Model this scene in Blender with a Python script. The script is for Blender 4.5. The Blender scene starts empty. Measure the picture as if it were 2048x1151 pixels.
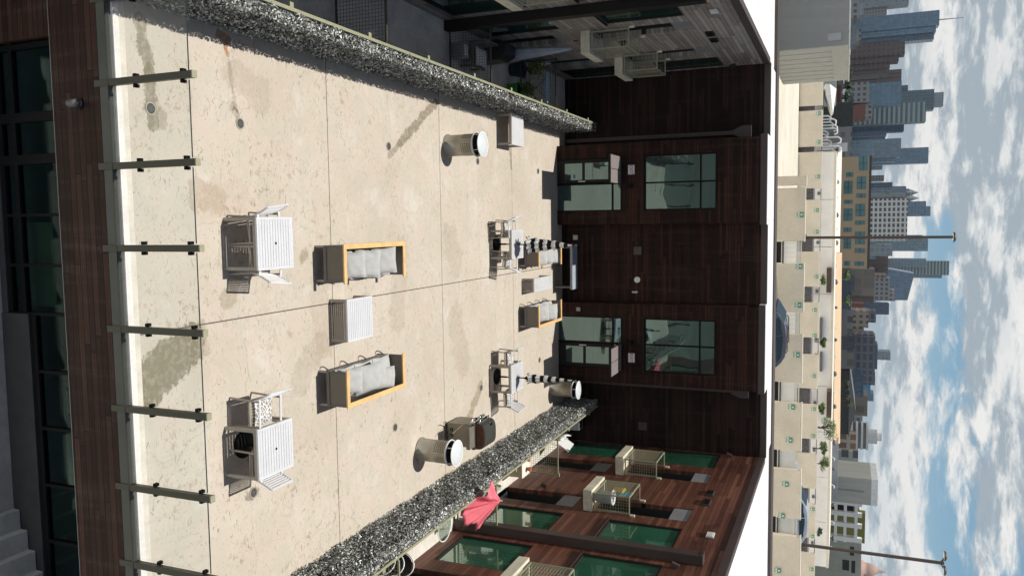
import bpy, math, random
from mathutils import Vector, Matrix
random.seed(7)
R = math.radians
sc = bpy.context.scene
col = sc.collection
# ------------------------------------------------------------------ camera
F, PITCH, YAW, ROLL = 1614.52, 0.390219, 0.0876845, 0.0207728
fw = Vector((math.sin(YAW)*math.cos(PITCH), math.cos(YAW)*math.cos(PITCH), -math.sin(PITCH)))
r0 = Vector((math.cos(YAW), -math.sin(YAW), 0)); u0 = r0.cross(fw)
rt = r0*math.cos(ROLL)+u0*math.sin(ROLL); up = -r0*math.sin(ROLL)+u0*math.cos(ROLL)
cd = bpy.data.cameras.new("camera"); cam = bpy.data.objects.new("camera", cd); col.objects.link(cam)
cd.sensor_width = 36; cd.lens = 36*F/2048; cd.clip_start = .1; cd.clip_end = 9000
m = Matrix((up, -rt, -fw)).transposed().to_4x4(); m.translation = Vector((0, 0, 10)); cam.matrix_world = m
sc.camera = cam
def at(px, py, Y=None, Z=None, X=None):   # survey helper: photo pixel + one known coordinate -> place in the world
    d = rt*((py-575.5)/F)+up*((px-1024)/F)+fw
    t = (Y/d.y) if Y is not None else ((Z-10)/d.z if Z is not None else X/d.x)
    return Vector((0, 0, 10))+d*t
# ------------------------------------------------------------------ light
sv = Vector((-.21, .09, 1)).normalized()
sl = bpy.data.lights.new("sun", 'SUN'); sl.energy = 4.75; sl.angle = R(.5); sl.color = (1, .955, .88)
so = bpy.data.objects.new("sun", sl); col.objects.link(so); so.rotation_euler = sv.to_track_quat('Z', 'Y').to_euler(); so.location = (0, 0, 60)
sc.view_settings.view_transform = 'Standard'; sc.view_settings.look = 'None'; sc.view_settings.exposure = 0.0; sc.view_settings.gamma = 1
HAZE = .00005
sc.cycles.volume_bounces = 0; sc.cycles.max_bounces = 8; sc.cycles.transparent_max_bounces = 24; sc.cycles.use_denoising = True
# ------------------------------------------------------------------ node helpers
def nd(nt, typ, ins=None, **kw):
    n = nt.nodes.new('ShaderNode'+typ)
    for k, v in kw.items(): setattr(n, k, v)
    for k, v in (ins or {}).items():
        s = n.inputs[k]
        if isinstance(v, bpy.types.NodeSocket): nt.links.new(v, s)
        else:
            if isinstance(v, (tuple, list)) and len(v) == 3 and s.type == 'RGBA': v = (*v, 1)
            s.default_value = v
    return n
def mth(nt, op, a, b=0., c=None, clamp=False):
    d = {0: a, 1: b}
    if c is not None: d[2] = c
    n = nd(nt, 'Math', d, operation=op); n.use_clamp = clamp
    return n.outputs[0]
def mixc(nt, f, a, b, mode='MIX'):
    n = nt.nodes.new('ShaderNodeMix'); n.data_type = 'RGBA'; n.blend_type = mode
    for i, v in ((0, f), (6, a), (7, b)):
        if isinstance(v, bpy.types.NodeSocket): nt.links.new(v, n.inputs[i])
        else: n.inputs[i].default_value = (*v, 1) if isinstance(v, tuple) and len(v) == 3 else v
    return n.outputs[2]
def ramp(nt, f, stops, interp='LINEAR'):
    n = nt.nodes.new('ShaderNodeValToRGB'); n.color_ramp.interpolation = interp
    e = n.color_ramp.elements
    while len(e) < len(stops): e.new(.5)
    for i, (p, c) in enumerate(stops):
        e[i].position = p; e[i].color = (*c, 1) if isinstance(c, tuple) else (c, c, c, 1)
    nt.links.new(f, n.inputs[0]); return n.outputs[0]
def sm(nt, v, a, b):
    n = nd(nt, 'MapRange', {0: v, 1: a, 2: b, 3: 0., 4: 1.}, interpolation_type='SMOOTHSTEP'); return n.outputs[0]
def newmat(name):
    mt = bpy.data.materials.new(name); mt.use_nodes = True; nt = mt.node_tree
    return mt, nt, nt.nodes['Principled BSDF']
def wpos(nt): return nd(nt, 'NewGeometry').outputs['Position']
def sep(nt, v):
    n = nd(nt, 'SeparateXYZ', {0: v}); return n.outputs
def comb(nt, x, y, z=0.): return nd(nt, 'CombineXYZ', {0: x, 1: y, 2: z}).outputs[0]
def noise(nt, v, s, det=4, rough=.6, dist=0.): return nd(nt, 'TexNoise', {'Vector': v, 'Scale': s, 'Detail': det, 'Roughness': rough, 'Distortion': dist}).outputs[0]
def setb(nt, b, **k):
    for n, v in k.items():
        s = b.inputs[n.replace('_', ' ')]
        if isinstance(v, bpy.types.NodeSocket): nt.links.new(v, s)
        else: s.default_value = (*v, 1) if isinstance(v, tuple) and len(v) == 3 else v
def bump(nt, b, h, st=.3, d=.01):
    n = nd(nt, 'Bump', {'Height': h, 'Strength': st, 'Distance': d}); nt.links.new(n.outputs[0], b.inputs['Normal'])
def mat(name, c, rough=.5, metal=0., var=.12, scale=3., spec=.5, bmp=0., bs=60., streak=False):
    mt, nt, b = newmat(name); p = wpos(nt)
    if streak:
        s = sep(nt, p); p2 = comb(nt, mth(nt, 'MULTIPLY', s[0], 6.), mth(nt, 'MULTIPLY', s[1], 6.), mth(nt, 'MULTIPLY', s[2], .5)); n = noise(nt, p2, scale)
    else: n = noise(nt, p, scale)
    n2 = noise(nt, p, scale*9)
    f = mth(nt, 'ADD', mth(nt, 'MULTIPLY', n, .65), mth(nt, 'MULTIPLY', n2, .35))
    lo = tuple(x*(1-2*var) for x in c); hi = tuple(min(1, x*(1+2*var)) for x in c)
    setb(nt, b, Base_Color=ramp(nt, f, [(.3, lo), (.7, hi)]), Metallic=metal, Specular_IOR_Level=spec,
         Roughness=nd(nt, 'MapRange', {0: n2, 1: .3, 2: .7, 3: max(.02, rough-.08), 4: min(1, rough+.08)}).outputs[0])
    if bmp: bump(nt, b, noise(nt, p, bs, 5), bmp)
    return mt
# ------------------------------------------------------------------ world: clear blue zenith, banks of cumulus low over the city
w = bpy.data.worlds.new("World"); sc.world = w; w.use_nodes = True; nt = w.node_tree; nt.nodes.clear()
tc = nd(nt, 'TexCoord').outputs['Generated']; s = sep(nt, tc)
sky = nd(nt, 'TexSky', sky_type='NISHITA', sun_disc=False, sun_elevation=math.asin(sv.z), sun_rotation=math.atan2(sv.x, sv.y), air_density=1.0, dust_density=1.2, ozone_density=1.5, altitude=150)
bg1 = nd(nt, 'Background', {'Color': sky.outputs[0], 'Strength': .085})
COFF = (-7.97, -.6, 8.0); CL0 = .408
z = s[2]
zz = mth(nt, 'MAXIMUM', z, .0)
inv = mth(nt, 'DIVIDE', 1., mth(nt, 'ADD', zz, .30))
def cpos(dz=0.): return comb(nt, mth(nt, 'MULTIPLY', s[0], mth(nt, 'MULTIPLY', inv, 1.9)), mth(nt, 'MULTIPLY', s[1], mth(nt, 'MULTIPLY', inv, 1.9)), mth(nt, 'MULTIPLY', mth(nt, 'POWER', mth(nt, 'ADD', zz, dz+.001), .8), 9.5))
def cloud(dz):
    pv = cpos(dz); wv = nd(nt, 'TexNoise', {'Vector': pv, 'Scale': 2.2, 'Detail': 3.}).outputs[1]
    pw = nd(nt, 'VectorMath', {0: pv, 1: nd(nt, 'VectorMath', {0: wv, 'Scale': .30}, operation='SCALE').outputs[0]}, operation='ADD').outputs[0]
    pw = nd(nt, 'VectorMath', {0: pw, 1: COFF}, operation='ADD').outputs[0]
    return mth(nt, 'ADD', mth(nt, 'MULTIPLY', noise(nt, pw, .62, 3, .5), .62), mth(nt, 'ADD', mth(nt, 'MULTIPLY', noise(nt, pw, 2.3, 9, .6), .28), mth(nt, 'MULTIPLY', noise(nt, pw, 7.5, 8, .68), .10)))
n1 = cloud(0.); n2 = cloud(.015)
dens = sm(nt, n1, CL0, CL0+.075)
dens = mth(nt, 'MULTIPLY', dens, mth(nt, 'ADD', .55, mth(nt, 'MULTIPLY', sm(nt, z, .0, .07), .45)))
thick = sm(nt, n1, .50, .66)
light = mth(nt, 'SUBTRACT', sm(nt, mth(nt, 'SUBTRACT', n1, n2), -.035, .045), mth(nt, 'MULTIPLY', thick, .38))
ccol = ramp(nt, light, [(0., (.38, .45, .51)), (.4, (.61, .655, .68)), (.95, (.93, .92, .895))])
blue = ramp(nt, z, [(0., (.50, .61, .68)), (.05, (.36, .53, .65)), (.12, (.21, .41, .58)), (.25, (.15, .34, .53))])
lowcol = mixc(nt, dens, blue, ccol)
# added fill: unseen sky behind the camera brightened to light camera-facing walls
bg2 = nd(nt, 'Background', {'Color': lowcol, 'Strength': mth(nt, 'ADD', .97, mth(nt, 'MULTIPLY', sm(nt, mth(nt, 'MULTIPLY', s[1], -1.), .15, .75), 1.1))})
# the clouds and the added fill stay low in the sky; thin grey-white veil added to the unseen upper sky against bluish fill
veil = nd(nt, 'Background', {'Color': (.80, .84, .88), 'Strength': .17})
top = nd(nt, 'MixShader', {0: .45, 1: bg1.outputs[0], 2: veil.outputs[0]})
hi = mth(nt, 'SUBTRACT', 1., sm(nt, z, .20, .36))
ms = nd(nt, 'MixShader', {0: hi, 1: top.outputs[0], 2: bg2.outputs[0]})
out = nd(nt, 'OutputWorld', {0: ms.outputs[0]})
# ------------------------------------------------------------------ mesh builder
class MB:
    def __init__(s): s.v = []; s.f = []; s.sm = []
    def add(s, vs, fs, smooth=False):
        o = len(s.v); s.v += [tuple(v) for v in vs]; s.f += [tuple(i+o for i in f) for f in fs]; s.sm += [smooth]*len(fs); return s
    def box(s, x0, x1, y0, y1, z0, z1):
        if x0 > x1: x0, x1 = x1, x0
        if y0 > y1: y0, y1 = y1, y0
        if z0 > z1: z0, z1 = z1, z0
        return s.add([(x0, y0, z0), (x1, y0, z0), (x1, y1, z0), (x0, y1, z0), (x0, y0, z1), (x1, y0, z1), (x1, y1, z1), (x0, y1, z1)],
                     [(3, 2, 1, 0), (4, 5, 6, 7), (0, 1, 5, 4), (1, 2, 6, 5), (2, 3, 7, 6), (3, 0, 4, 7)])
    def obox(s, c, sz, rot=(0, 0, 0)):
        from mathutils import Euler
        e = Euler(rot).to_matrix(); c = Vector(c); hx, hy, hz = [q/2 for q in sz]
        vs = [c+e@Vector(q) for q in [(-hx, -hy, -hz), (hx, -hy, -hz), (hx, hy, -hz), (-hx, hy, -hz), (-hx, -hy, hz), (hx, -hy, hz), (hx, hy, hz), (-hx, hy, hz)]]
        return s.add(vs, [(3, 2, 1, 0), (4, 5, 6, 7), (0, 1, 5, 4), (1, 2, 6, 5), (2, 3, 7, 6), (3, 0, 4, 7)])
    def bar(s, a, b, w, h=None):     # square bar from a to b
        a, b = Vector(a), Vector(b); h = h or w; d = (b-a).normalized()
        sd = d.cross(Vector((0, 0, 1))) if abs(d.z) < .95 else Vector((1, 0, 0)).cross(d)*-1
        sd.normalize(); n = sd.cross(d).normalized(); vs = []
        for p in (a, b):
            for i, j in ((-1, -1), (1, -1), (1, 1), (-1, 1)): vs.append(p+sd*(w/2*i)+n*(h/2*j))
        return s.add(vs, [(3, 2, 1, 0), (4, 5, 6, 7), (0, 1, 5, 4), (1, 2, 6, 5), (2, 3, 7, 6), (3, 0, 4, 7)])
    def tube(s, pts, r, n=8, closed=False):
        pts = [Vector(p) for p in pts]; rs = r if isinstance(r, (list, tuple)) else [r]*len(pts); vs = []
        prev = None
        for i, p in enumerate(pts):
            a = pts[max(0, i-1)]; b = pts[min(len(pts)-1, i+1)]
            if closed: a = pts[i-1]; b = pts[(i+1) % len(pts)]
            d = (b-a).normalized()
            if prev is None: sd = d.orthogonal().normalized()
            else: sd = (prev-d*prev.dot(d)).normalized()
            prev = sd; t = d.cross(sd)
            for k in range(n): q = 2*math.pi*k/n; vs.append(p+(sd*math.cos(q)+t*math.sin(q))*rs[i])
        fs = []
        L = len(pts)
        for i in range(L if closed else L-1):
            for k in range(n):
                j = (i+1) % L; fs.append((i*n+k, i*n+(k+1) % n, j*n+(k+1) % n, j*n+k))
        s.add(vs, fs, True)
        if not closed: s.add(vs[:n], [tuple(range(n))[::-1]]); s.add(vs[-n:], [tuple(range(n))])
        return s
    def lathe(s, prof, c, n=24, fold=None, smooth=True):
        vs = []; fs = []
        for r, z in prof:
            for k in range(n):
                q = 2*math.pi*k/n; rr = r*(fold(q, z) if fold else 1); vs.append((c[0]+rr*math.cos(q), c[1]+rr*math.sin(q), c[2]+z))
        for i in range(len(prof)-1):
            for k in range(n): fs.append((i*n+k, i*n+(k+1) % n, (i+1)*n+(k+1) % n, (i+1)*n+k))
        return s.add(vs, fs, smooth)
    def disc(s, c, r, n=24):
        return s.add([(c[0]+r*math.cos(2*math.pi*k/n), c[1]+r*math.sin(2*math.pi*k/n), c[2]) for k in range(n)], [tuple(range(n))])
    def cyl(s, c, r, h, n=20, axis='z'):
        a = Vector(c); d = {'z': Vector((0, 0, h)), 'x': Vector((h, 0, 0)), 'y': Vector((0, h, 0))}[axis]
        return s.tube([a, a+d], r, n)
    def prism(s, poly, axis, a, b, smooth=False):   # poly in the two other axes, extruded a..b
        n = len(poly); vs = []
        for t in (a, b):
            for p, q in poly: vs.append({'x': (t, p, q), 'y': (p, t, q), 'z': (p, q, t)}[axis])
        fs = [tuple(range(n))[::-1], tuple(range(n, 2*n))]+[(i, (i+1) % n, n+(i+1) % n, n+i) for i in range(n)]
        return s.add(vs, fs, smooth)
    def build(s, name, m, parent=None, bev=0., local=False, sub=0, solid=0.):
        me = bpy.data.meshes.new(name); o = Vector((0, 0, 0)); q = parent
        while q is not None and not local: o += q.location; q = q.parent
        if parent is None and not local and s.v:
            xs = [v[0] for v in s.v]; ys = [v[1] for v in s.v]; zs = [v[2] for v in s.v]
            o = Vector(((min(xs)+max(xs))/2, (min(ys)+max(ys))/2, min(zs)))
        me.from_pydata([(v[0]-o.x, v[1]-o.y, v[2]-o.z) for v in s.v], [], s.f); me.update()
        me.polygons.foreach_set('use_smooth', s.sm)
        if m: me.materials.append(m)
        ob = bpy.data.objects.new(name, me); col.objects.link(ob)
        if parent is not None: ob.parent = parent
        elif not local: ob.location = o
        if bev: b = ob.modifiers.new('bevel', 'BEVEL'); b.width = bev; b.segments = 2; b.limit_method = 'ANGLE'
        if sub: b = ob.modifiers.new('sub', 'SUBSURF'); b.levels = b.render_levels = sub
        if solid: b = ob.modifiers.new('solid', 'SOLIDIFY'); b.thickness = solid
        return ob
def tag(o, label, cat, group=None, kind=None):
    if label: o['label'] = label
    if cat: o['category'] = cat
    if group: o['group'] = group
    if kind: o['kind'] = kind
    return o
def thing(name, label, cat, loc=(0, 0, 0), group=None, rz=0.):
    o = bpy.data.objects.new(name, None); col.objects.link(o); o.location = loc; o.rotation_euler = (0, 0, rz); o.empty_display_size = .2
    return tag(o, label, cat, group)
def dup(o, loc=None, rz=None, label=None, parent=None):
    c = o.copy(); col.objects.link(c)
    if parent is not None: c.parent = parent
    for ch in [q for q in list(bpy.data.objects) if q.parent == o]: dup(ch, parent=c)
    if loc is not None: c.location = loc
    if rz is not None: c.rotation_euler = (0, 0, rz)
    if label: c['label'] = label
    return c
def text_mb(txt, size, origin, ux, uz, depth=.004):
    cu = bpy.data.curves.new('t', 'FONT'); cu.body = txt; cu.size = size; cu.align_x = 'CENTER'; cu.align_y = 'CENTER'; cu.extrude = depth/2
    ob = bpy.data.objects.new('t', cu); me = bpy.data.meshes.new_from_object(ob)
    ux, uz = Vector(ux), Vector(uz); un = ux.cross(uz); o = Vector(origin); b = MB()
    b.add([o+ux*v.co.x+uz*v.co.y+un*v.co.z for v in me.vertices], [tuple(p.vertices) for p in me.polygons])
    bpy.data.objects.remove(ob); bpy.data.curves.remove(cu); bpy.data.meshes.remove(me); return b
# ------------------------------------------------------------------ materials
def wood(name, axis, cols, rough=.42, h=.105, spec=.45, wear=(.2, .16, .14), wamt=.25):
    mt, nt, b = newmat(name); s = sep(nt, wpos(nt)); u = s[0] if axis == 'x' else s[1]
    off = mth(nt, 'MULTIPLY', mth(nt, 'FLOOR', mth(nt, 'DIVIDE', s[2], h)), 1.37)
    uu = mth(nt, 'ADD', u, off)
    v = comb(nt, uu, s[2])
    br = nd(nt, 'TexBrick', {'Vector': v, 'Color1': (0, 0, 0), 'Color2': (1, 1, 1), 'Mortar': (.5, .5, .5), 'Scale': 1., 'Mortar Size': .006, 'Mortar Smooth': .3, 'Bias': 0., 'Brick Width': 2.6, 'Row Height': h})
    br.offset = .43; br.offset_frequency = 3
    grain = noise(nt, comb(nt, mth(nt, 'MULTIPLY', uu, 2.2), mth(nt, 'MULTIPLY', s[2], 45.)), 1., 6, .65)
    blot = noise(nt, wpos(nt), .55, 4, .6)
    streak = noise(nt, comb(nt, mth(nt, 'MULTIPLY', u, 5.), mth(nt, 'MULTIPLY', s[2], .35)), 1., 4, .6)
    f = mth(nt, 'ADD', mth(nt, 'MULTIPLY', sep(nt, br.outputs[0])[0], .26), mth(nt, 'ADD', mth(nt, 'MULTIPLY', grain, .50), mth(nt, 'MULTIPLY', blot, .30)))
    c = ramp(nt, f, [(.30, cols[0]), (.53, cols[1]), (.74, cols[2])])
    c = mixc(nt, mth(nt, 'MULTIPLY', sm(nt, mth(nt, 'ADD', mth(nt, 'MULTIPLY', streak, .6), mth(nt, 'MULTIPLY', grain, .4)), .48, .72), wamt), c, wear)
    c = mixc(nt, br.outputs['Fac'], c, tuple(x*.12 for x in cols[0]))
    setb(nt, b, Base_Color=c, Roughness=nd(nt, 'MapRange', {0: grain, 3: rough-.1, 4: rough+.22}).outputs[0], Specular_IOR_Level=spec)
    bump(nt, b, mth(nt, 'ADD', mth(nt, 'MULTIPLY', mth(nt, 'SUBTRACT', 1., br.outputs['Fac']), 1.), mth(nt, 'MULTIPLY', grain, .15)), .5, .008)
    return mt
M = {}
M['wood_back'] = wood('dark_stained_boards', 'x', [(.008, .004, .003), (.026, .011, .0075), (.070, .028, .018)], wear=(.105, .07, .052), wamt=.38, spec=.15, rough=.6)
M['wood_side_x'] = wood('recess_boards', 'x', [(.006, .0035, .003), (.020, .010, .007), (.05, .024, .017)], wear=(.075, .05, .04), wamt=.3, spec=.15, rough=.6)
M['wood_ret'] = wood('return_boards', 'y', [(.008, .004, .003), (.026, .011, .0075), (.070, .028, .018)], spec=.15, rough=.6)
M['wood_right'] = wood('red_brown_boards', 'y', [(.045, .017, .011), (.125, .048, .030), (.25, .105, .068)], rough=.45, spec=.3, wear=(.15, .08, .055), wamt=.35, h=.13)
M['wood_left'] = wood('grey_weathered_boards', 'y', [(.12, .10, .085), (.29, .265, .235), (.48, .44, .40)], rough=.6, wear=(.20, .10, .075), wamt=.55, h=.13)
M['wood_fascia'] = wood('fascia_boards', 'x', [(.016, .007, .005), (.040, .018, .012), (.085, .040, .028)], rough=.6, spec=.2, h=.118, wear=(.115, .08, .065), wamt=.5)
# courtyard concrete: joints, hairline cracks, speckle, water stains running to the floor drains
def concrete_floor():
    mt, nt, b = newmat('courtyard_concrete'); p = wpos(nt); s = sep(nt, p)
    big = noise(nt, p, .35, 5, .6); mid = noise(nt, p, 2.2, 6, .65); fine = noise(nt, p, 28., 4, .7)
    c = ramp(nt, mth(nt, 'ADD', mth(nt, 'MULTIPLY', big, .55), mth(nt, 'MULTIPLY', mid, .45)), [(.32, (.43, .375, .305)), (.5, (.505, .45, .375)), (.68, (.555, .51, .435))])
    c = mixc(nt, mth(nt, 'MULTIPLY', sm(nt, fine, .52, .75), .30), c, (.36, .33, .29))
    tint = noise(nt, p, 1.9, 3, .5); c = mixc(nt, mth(nt, 'MULTIPLY', sm(nt, tint, .50, .60), .35), c, (.53, .44, .385)); c = mixc(nt, mth(nt, 'MULTIPLY', mth(nt, 'SUBTRACT', 1., sm(nt, tint, .40, .47)), .4), c, (.455, .43, .36))
    blotch = noise(nt, p, 1.1, 7, .7)
    c = mixc(nt, mth(nt, 'MULTIPLY', sm(nt, blotch, .52, .70), .30), c, (.43, .345, .25))
    c = mixc(nt, mth(nt, 'MULTIPLY', mth(nt, 'SUBTRACT', 1., sm(nt, blotch, .34, .46)), .45), c, (.60, .57, .52))
    # small dark scratches / leaf marks
    wd = nd(nt, 'VectorMath', {0: p, 1: nd(nt, 'VectorMath', {0: nd(nt, 'TexNoise', {'Vector': p, 'Scale': 2., 'Detail': 2.}).outputs[1], 'Scale': .5}, operation='SCALE').outputs[0]}, operation='ADD').outputs[0]
    sc1 = noise(nt, nd(nt, 'Mapping', {'Vector': wd, 'Rotation': (0, 0, .7), 'Scale': (9., 38., 1.)}).outputs[0], 1., 3, .6)
    c = mixc(nt, mth(nt, 'MULTIPLY', mth(nt, 'MULTIPLY', sm(nt, sc1, .58, .66), sm(nt, mid, .42, .56)), .75), c, (.22, .19, .16))
    sc2 = noise(nt, nd(nt, 'Mapping', {'Vector': wd, 'Rotation': (0, 0, -1.1), 'Scale': (14., 44., 1.)}).outputs[0], 1., 2, .5)
    c = mixc(nt, mth(nt, 'MULTIPLY', sm(nt, sc2, .68, .73), .7), c, (.17, .15, .12))
    spk = noise(nt, p, 16., 2, .5); c = mixc(nt, mth(nt, 'MULTIPLY', sm(nt, spk, .73, .77), .8), c, (.12, .10, .08))
    dirt = mth(nt, 'MULTIPLY', sm(nt, noise(nt, p, 5.5, 7, .75), .53, .64), mth(nt, 'MULTIPLY', sm(nt, noise(nt, p, .55, 3, .5), .46, .60), mth(nt, 'SUBTRACT', 1., mth(nt, 'MULTIPLY', sm(nt, s[1], 12., 17.), .45))))
    c = mixc(nt, mth(nt, 'MULTIPLY', dirt, .75), c, (.27, .215, .155))
    # broad pale weathering and long streaks across the slab
    st = noise(nt, comb(nt, mth(nt, 'MULTIPLY', s[0], .5), mth(nt, 'MULTIPLY', s[1], 3.)), 1.2, 5, .6)
    c = mixc(nt, mth(nt, 'MULTIPLY', sm(nt, st, .5, .7), .25), c, (.44, .39, .31))
    # hairline cracks
    vor = nd(nt, 'TexVoronoi', {'Vector': nd(nt, 'VectorMath', {0: p, 1: nd(nt, 'VectorMath', {0: nd(nt, 'TexNoise', {'Vector': p, 'Scale': 1.7, 'Detail': 5.}).outputs[1], 'Scale': .7}, operation='SCALE').outputs[0]}, operation='ADD').outputs[0], 'Scale': .55}, feature='DISTANCE_TO_EDGE')
    ck = mth(nt, 'MULTIPLY', mth(nt, 'SUBTRACT', 1., sm(nt, vor.outputs[0], .0, .008)), sm(nt, big, .46, .54))
    c = mixc(nt, mth(nt, 'MULTIPLY', ck, .32), c, (.25, .22, .18))
    jit = mth(nt, 'MULTIPLY', mth(nt, 'SUBTRACT', noise(nt, p, 1.6, 5, .7), .5), .5)
    for yc in (11.55, 16.75, 21.75, 26.6):
        q = mth(nt, 'ABSOLUTE', mth(nt, 'SUBTRACT', mth(nt, 'ADD', s[1], jit), yc))
        c = mixc(nt, mth(nt, 'MULTIPLY', mth(nt, 'SUBTRACT', 1., sm(nt, q, .0, .014)), .38), c, (.27, .24, .20))
    # stains: segments (x0,y0,x1,y1,radius,strength)
    edge = mth(nt, 'ADD', mth(nt, 'MULTIPLY', mth(nt, 'SUBTRACT', noise(nt, p, 3.2, 3, .5), .5), 1.6), mth(nt, 'MULTIPLY', mth(nt, 'SUBTRACT', noise(nt, p, 14., 6, .75), .5), 1.5))
    patchy = mth(nt, 'ADD', .62, mth(nt, 'MULTIPLY', sm(nt, noise(nt, p, 9., 6, .7), .38, .58), .42))
    def stain(c, x0, y0, x1, y1, r, k, colr, e=1.):
        dx, dy = x1-x0, y1-y0; L = max(1e-4, dx*dx+dy*dy)
        t = mth(nt, 'DIVIDE', mth(nt, 'ADD', mth(nt, 'MULTIPLY', mth(nt, 'SUBTRACT', s[0], x0), dx), mth(nt, 'MULTIPLY', mth(nt, 'SUBTRACT', s[1], y0), dy)), L, clamp=True)
        ex = mth(nt, 'SUBTRACT', s[0], mth(nt, 'ADD', mth(nt, 'MULTIPLY', t, dx), x0)); ey = mth(nt, 'SUBTRACT', s[1], mth(nt, 'ADD', mth(nt, 'MULTIPLY', t, dy), y0))
        d = mth(nt, 'SQRT', mth(nt, 'ADD', mth(nt, 'MULTIPLY', ex, ex), mth(nt, 'MULTIPLY', ey, ey)))
        d = mth(nt, 'ADD', d, mth(nt, 'MULTIPLY', edge, (.05+r*.9)*e))
        return mixc(nt, mth(nt, 'MULTIPLY', mth(nt, 'SUBTRACT', 1., sm(nt, d, r*.8, r*1.0)), mth(nt, 'MULTIPLY', patchy, k)), c, colr)
    wet = (.175, .145, .095); lt = (.27, .22, .155)
    P = lambda a, b_: at(a, b_, Z=0)
    def seg(a, b_, r, k, cc, e=1.):
        nonlocal c
        u, v = P(*a), P(*b_); c = stain(c, u.x, u.y, v.x, v.y, r, k, cc, e)
    seg((375, 690), (300, 770), .40, 1., (.185, .155, .10), .9); seg((345, 720), (320, 745), .4, .5, (.22, .2, .14))
    seg((278, 40), (298, 140), .13, .75, wet); seg((298, 140), (305, 250), .12, .75, wet); seg((300, 212), (322, 240), .14, .5, (.2, .16, .1))
    seg((872, 205), (800, 285), .14, .8, wet); seg((800, 285), (778, 312), .09, .6, wet)
    seg((962, 770), (932, 850), .17, .85, (.27, .22, .15)); seg((470, 560), (455, 600), .22, .5, (.25, .20, .13)); seg((610, 510), (606, 518), .12, .6, (.2, .16, .1)); seg((640, 690), (600, 760), .35, .35, lt); seg((430, 400), (400, 390), .3, .45, (.30, .22, .14)); seg((520, 190), (470, 150), .35, .3, lt); seg((400, 650), (410, 700), .12, .5, lt); seg((800, 500), (795, 640), .4, .28, lt); seg((1020, 290), (1022, 335), .08, .7, wet)
    seg((440, 70), (452, 78), .10, .8, (.26, .12, .05)); seg((450, 95), (456, 110), .05, .8, (.34, .13, .04)); seg((458, 120), (470, 215), .045, .45, (.22, .15, .10)); seg((468, 218), (474, 222), .05, .8, (.12, .07, .05))
    seg((507, 984), (500, 992), .12, .65, (.15, .12, .09)); seg((480, 247), (468, 215), .10, .5, (.2, .16, .12))
    seg((640, 575), (648, 690), .35, .25, lt); seg((540, 820), (640, 870), .5, .22, (.40, .33, .25)); seg((900, 480), (910, 520), .5, .3, lt); seg((910, 640), (925, 720), .5, .3, lt)
    seg((470, 390), (420, 400), .4, .25, (.40, .31, .24)); seg((560, 180), (500, 200), .5, .2, (.44, .36, .28))
    # control joints
    def joint(c, co, v, w_):
        q = mth(nt, 'ABSOLUTE', mth(nt, 'SUBTRACT', mth(nt, 'ADD', co, mth(nt, 'MULTIPLY', mth(nt, 'SUBTRACT', fine, .5), .012)), v))
        return mixc(nt, mth(nt, 'SUBTRACT', 1., sm(nt, q, w_*.6, w_)), c, (.10, .08, .065)), q
    c, q1 = joint(c, s[0], 1.65, .014)
    for yc in (14.27, 19.30, 24.32): c, _ = joint(c, s[1], yc, .013)
    setb(nt, b, Base_Color=c, Roughness=nd(nt, 'MapRange', {0: mid, 3: .6, 4: .85}).outputs[0], Specular_IOR_Level=.3)
    bump(nt, b, mth(nt, 'ADD', mth(nt, 'MULTIPLY', fine, .5), mid), .25, .01)
    return mt
M['floor'] = concrete_floor()
M['curb'] = mat('curb_concrete_reflected_sun', (.70, .65, .61), .6, var=.10, scale=2, bmp=.1)  # concrete curb edge, paler for the sun reflected off the glass
M['sun_band'] = mat('reflected_sun_on_concrete', (.60, .545, .47), .7, var=.1, scale=3, bmp=.1)  # floor concrete lightened for the sun reflected off the glass guard
M['patio'] = mat('patio_concrete', (.58, .55, .49), .75, var=.16, scale=1.3, bmp=.15)
M['ground'] = mat('plaza_concrete', (.46, .44, .40), .8, var=.14, scale=1.1, bmp=.2)
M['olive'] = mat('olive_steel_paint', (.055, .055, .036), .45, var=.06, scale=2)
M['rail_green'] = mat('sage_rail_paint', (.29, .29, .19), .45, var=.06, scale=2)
M['dark_steel'] = mat('dark_bronze_metal', (.018, .015, .014), .55, var=.1, scale=2, spec=.2)
M['black'] = mat('black_metal', (.006, .006, .0065), .6, var=.1, spec=.15)
M['channel'] = mat('grey_green_channel', (.075, .08, .066), .5, var=.1, scale=2)
M['coping'] = mat('brown_coping_metal', (.062, .042, .036), .5, var=.1, scale=1.5)
M['slab'] = mat('balcony_slab_concrete', (.62, .58, .45), .7, var=.14, scale=3, bmp=.1)
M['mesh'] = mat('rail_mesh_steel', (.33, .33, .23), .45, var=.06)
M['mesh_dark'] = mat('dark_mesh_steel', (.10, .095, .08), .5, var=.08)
M['panel'] = mat('grey_metal_panel', (.30, .30, .31), .4, var=.05, scale=1, metal=.2)
M['panel_tan'] = mat('canopy_panel', (.21, .18, .172), .5, var=.05)
M['recess'] = mat('dark_recess', (.014, .014, .013), .6)
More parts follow.
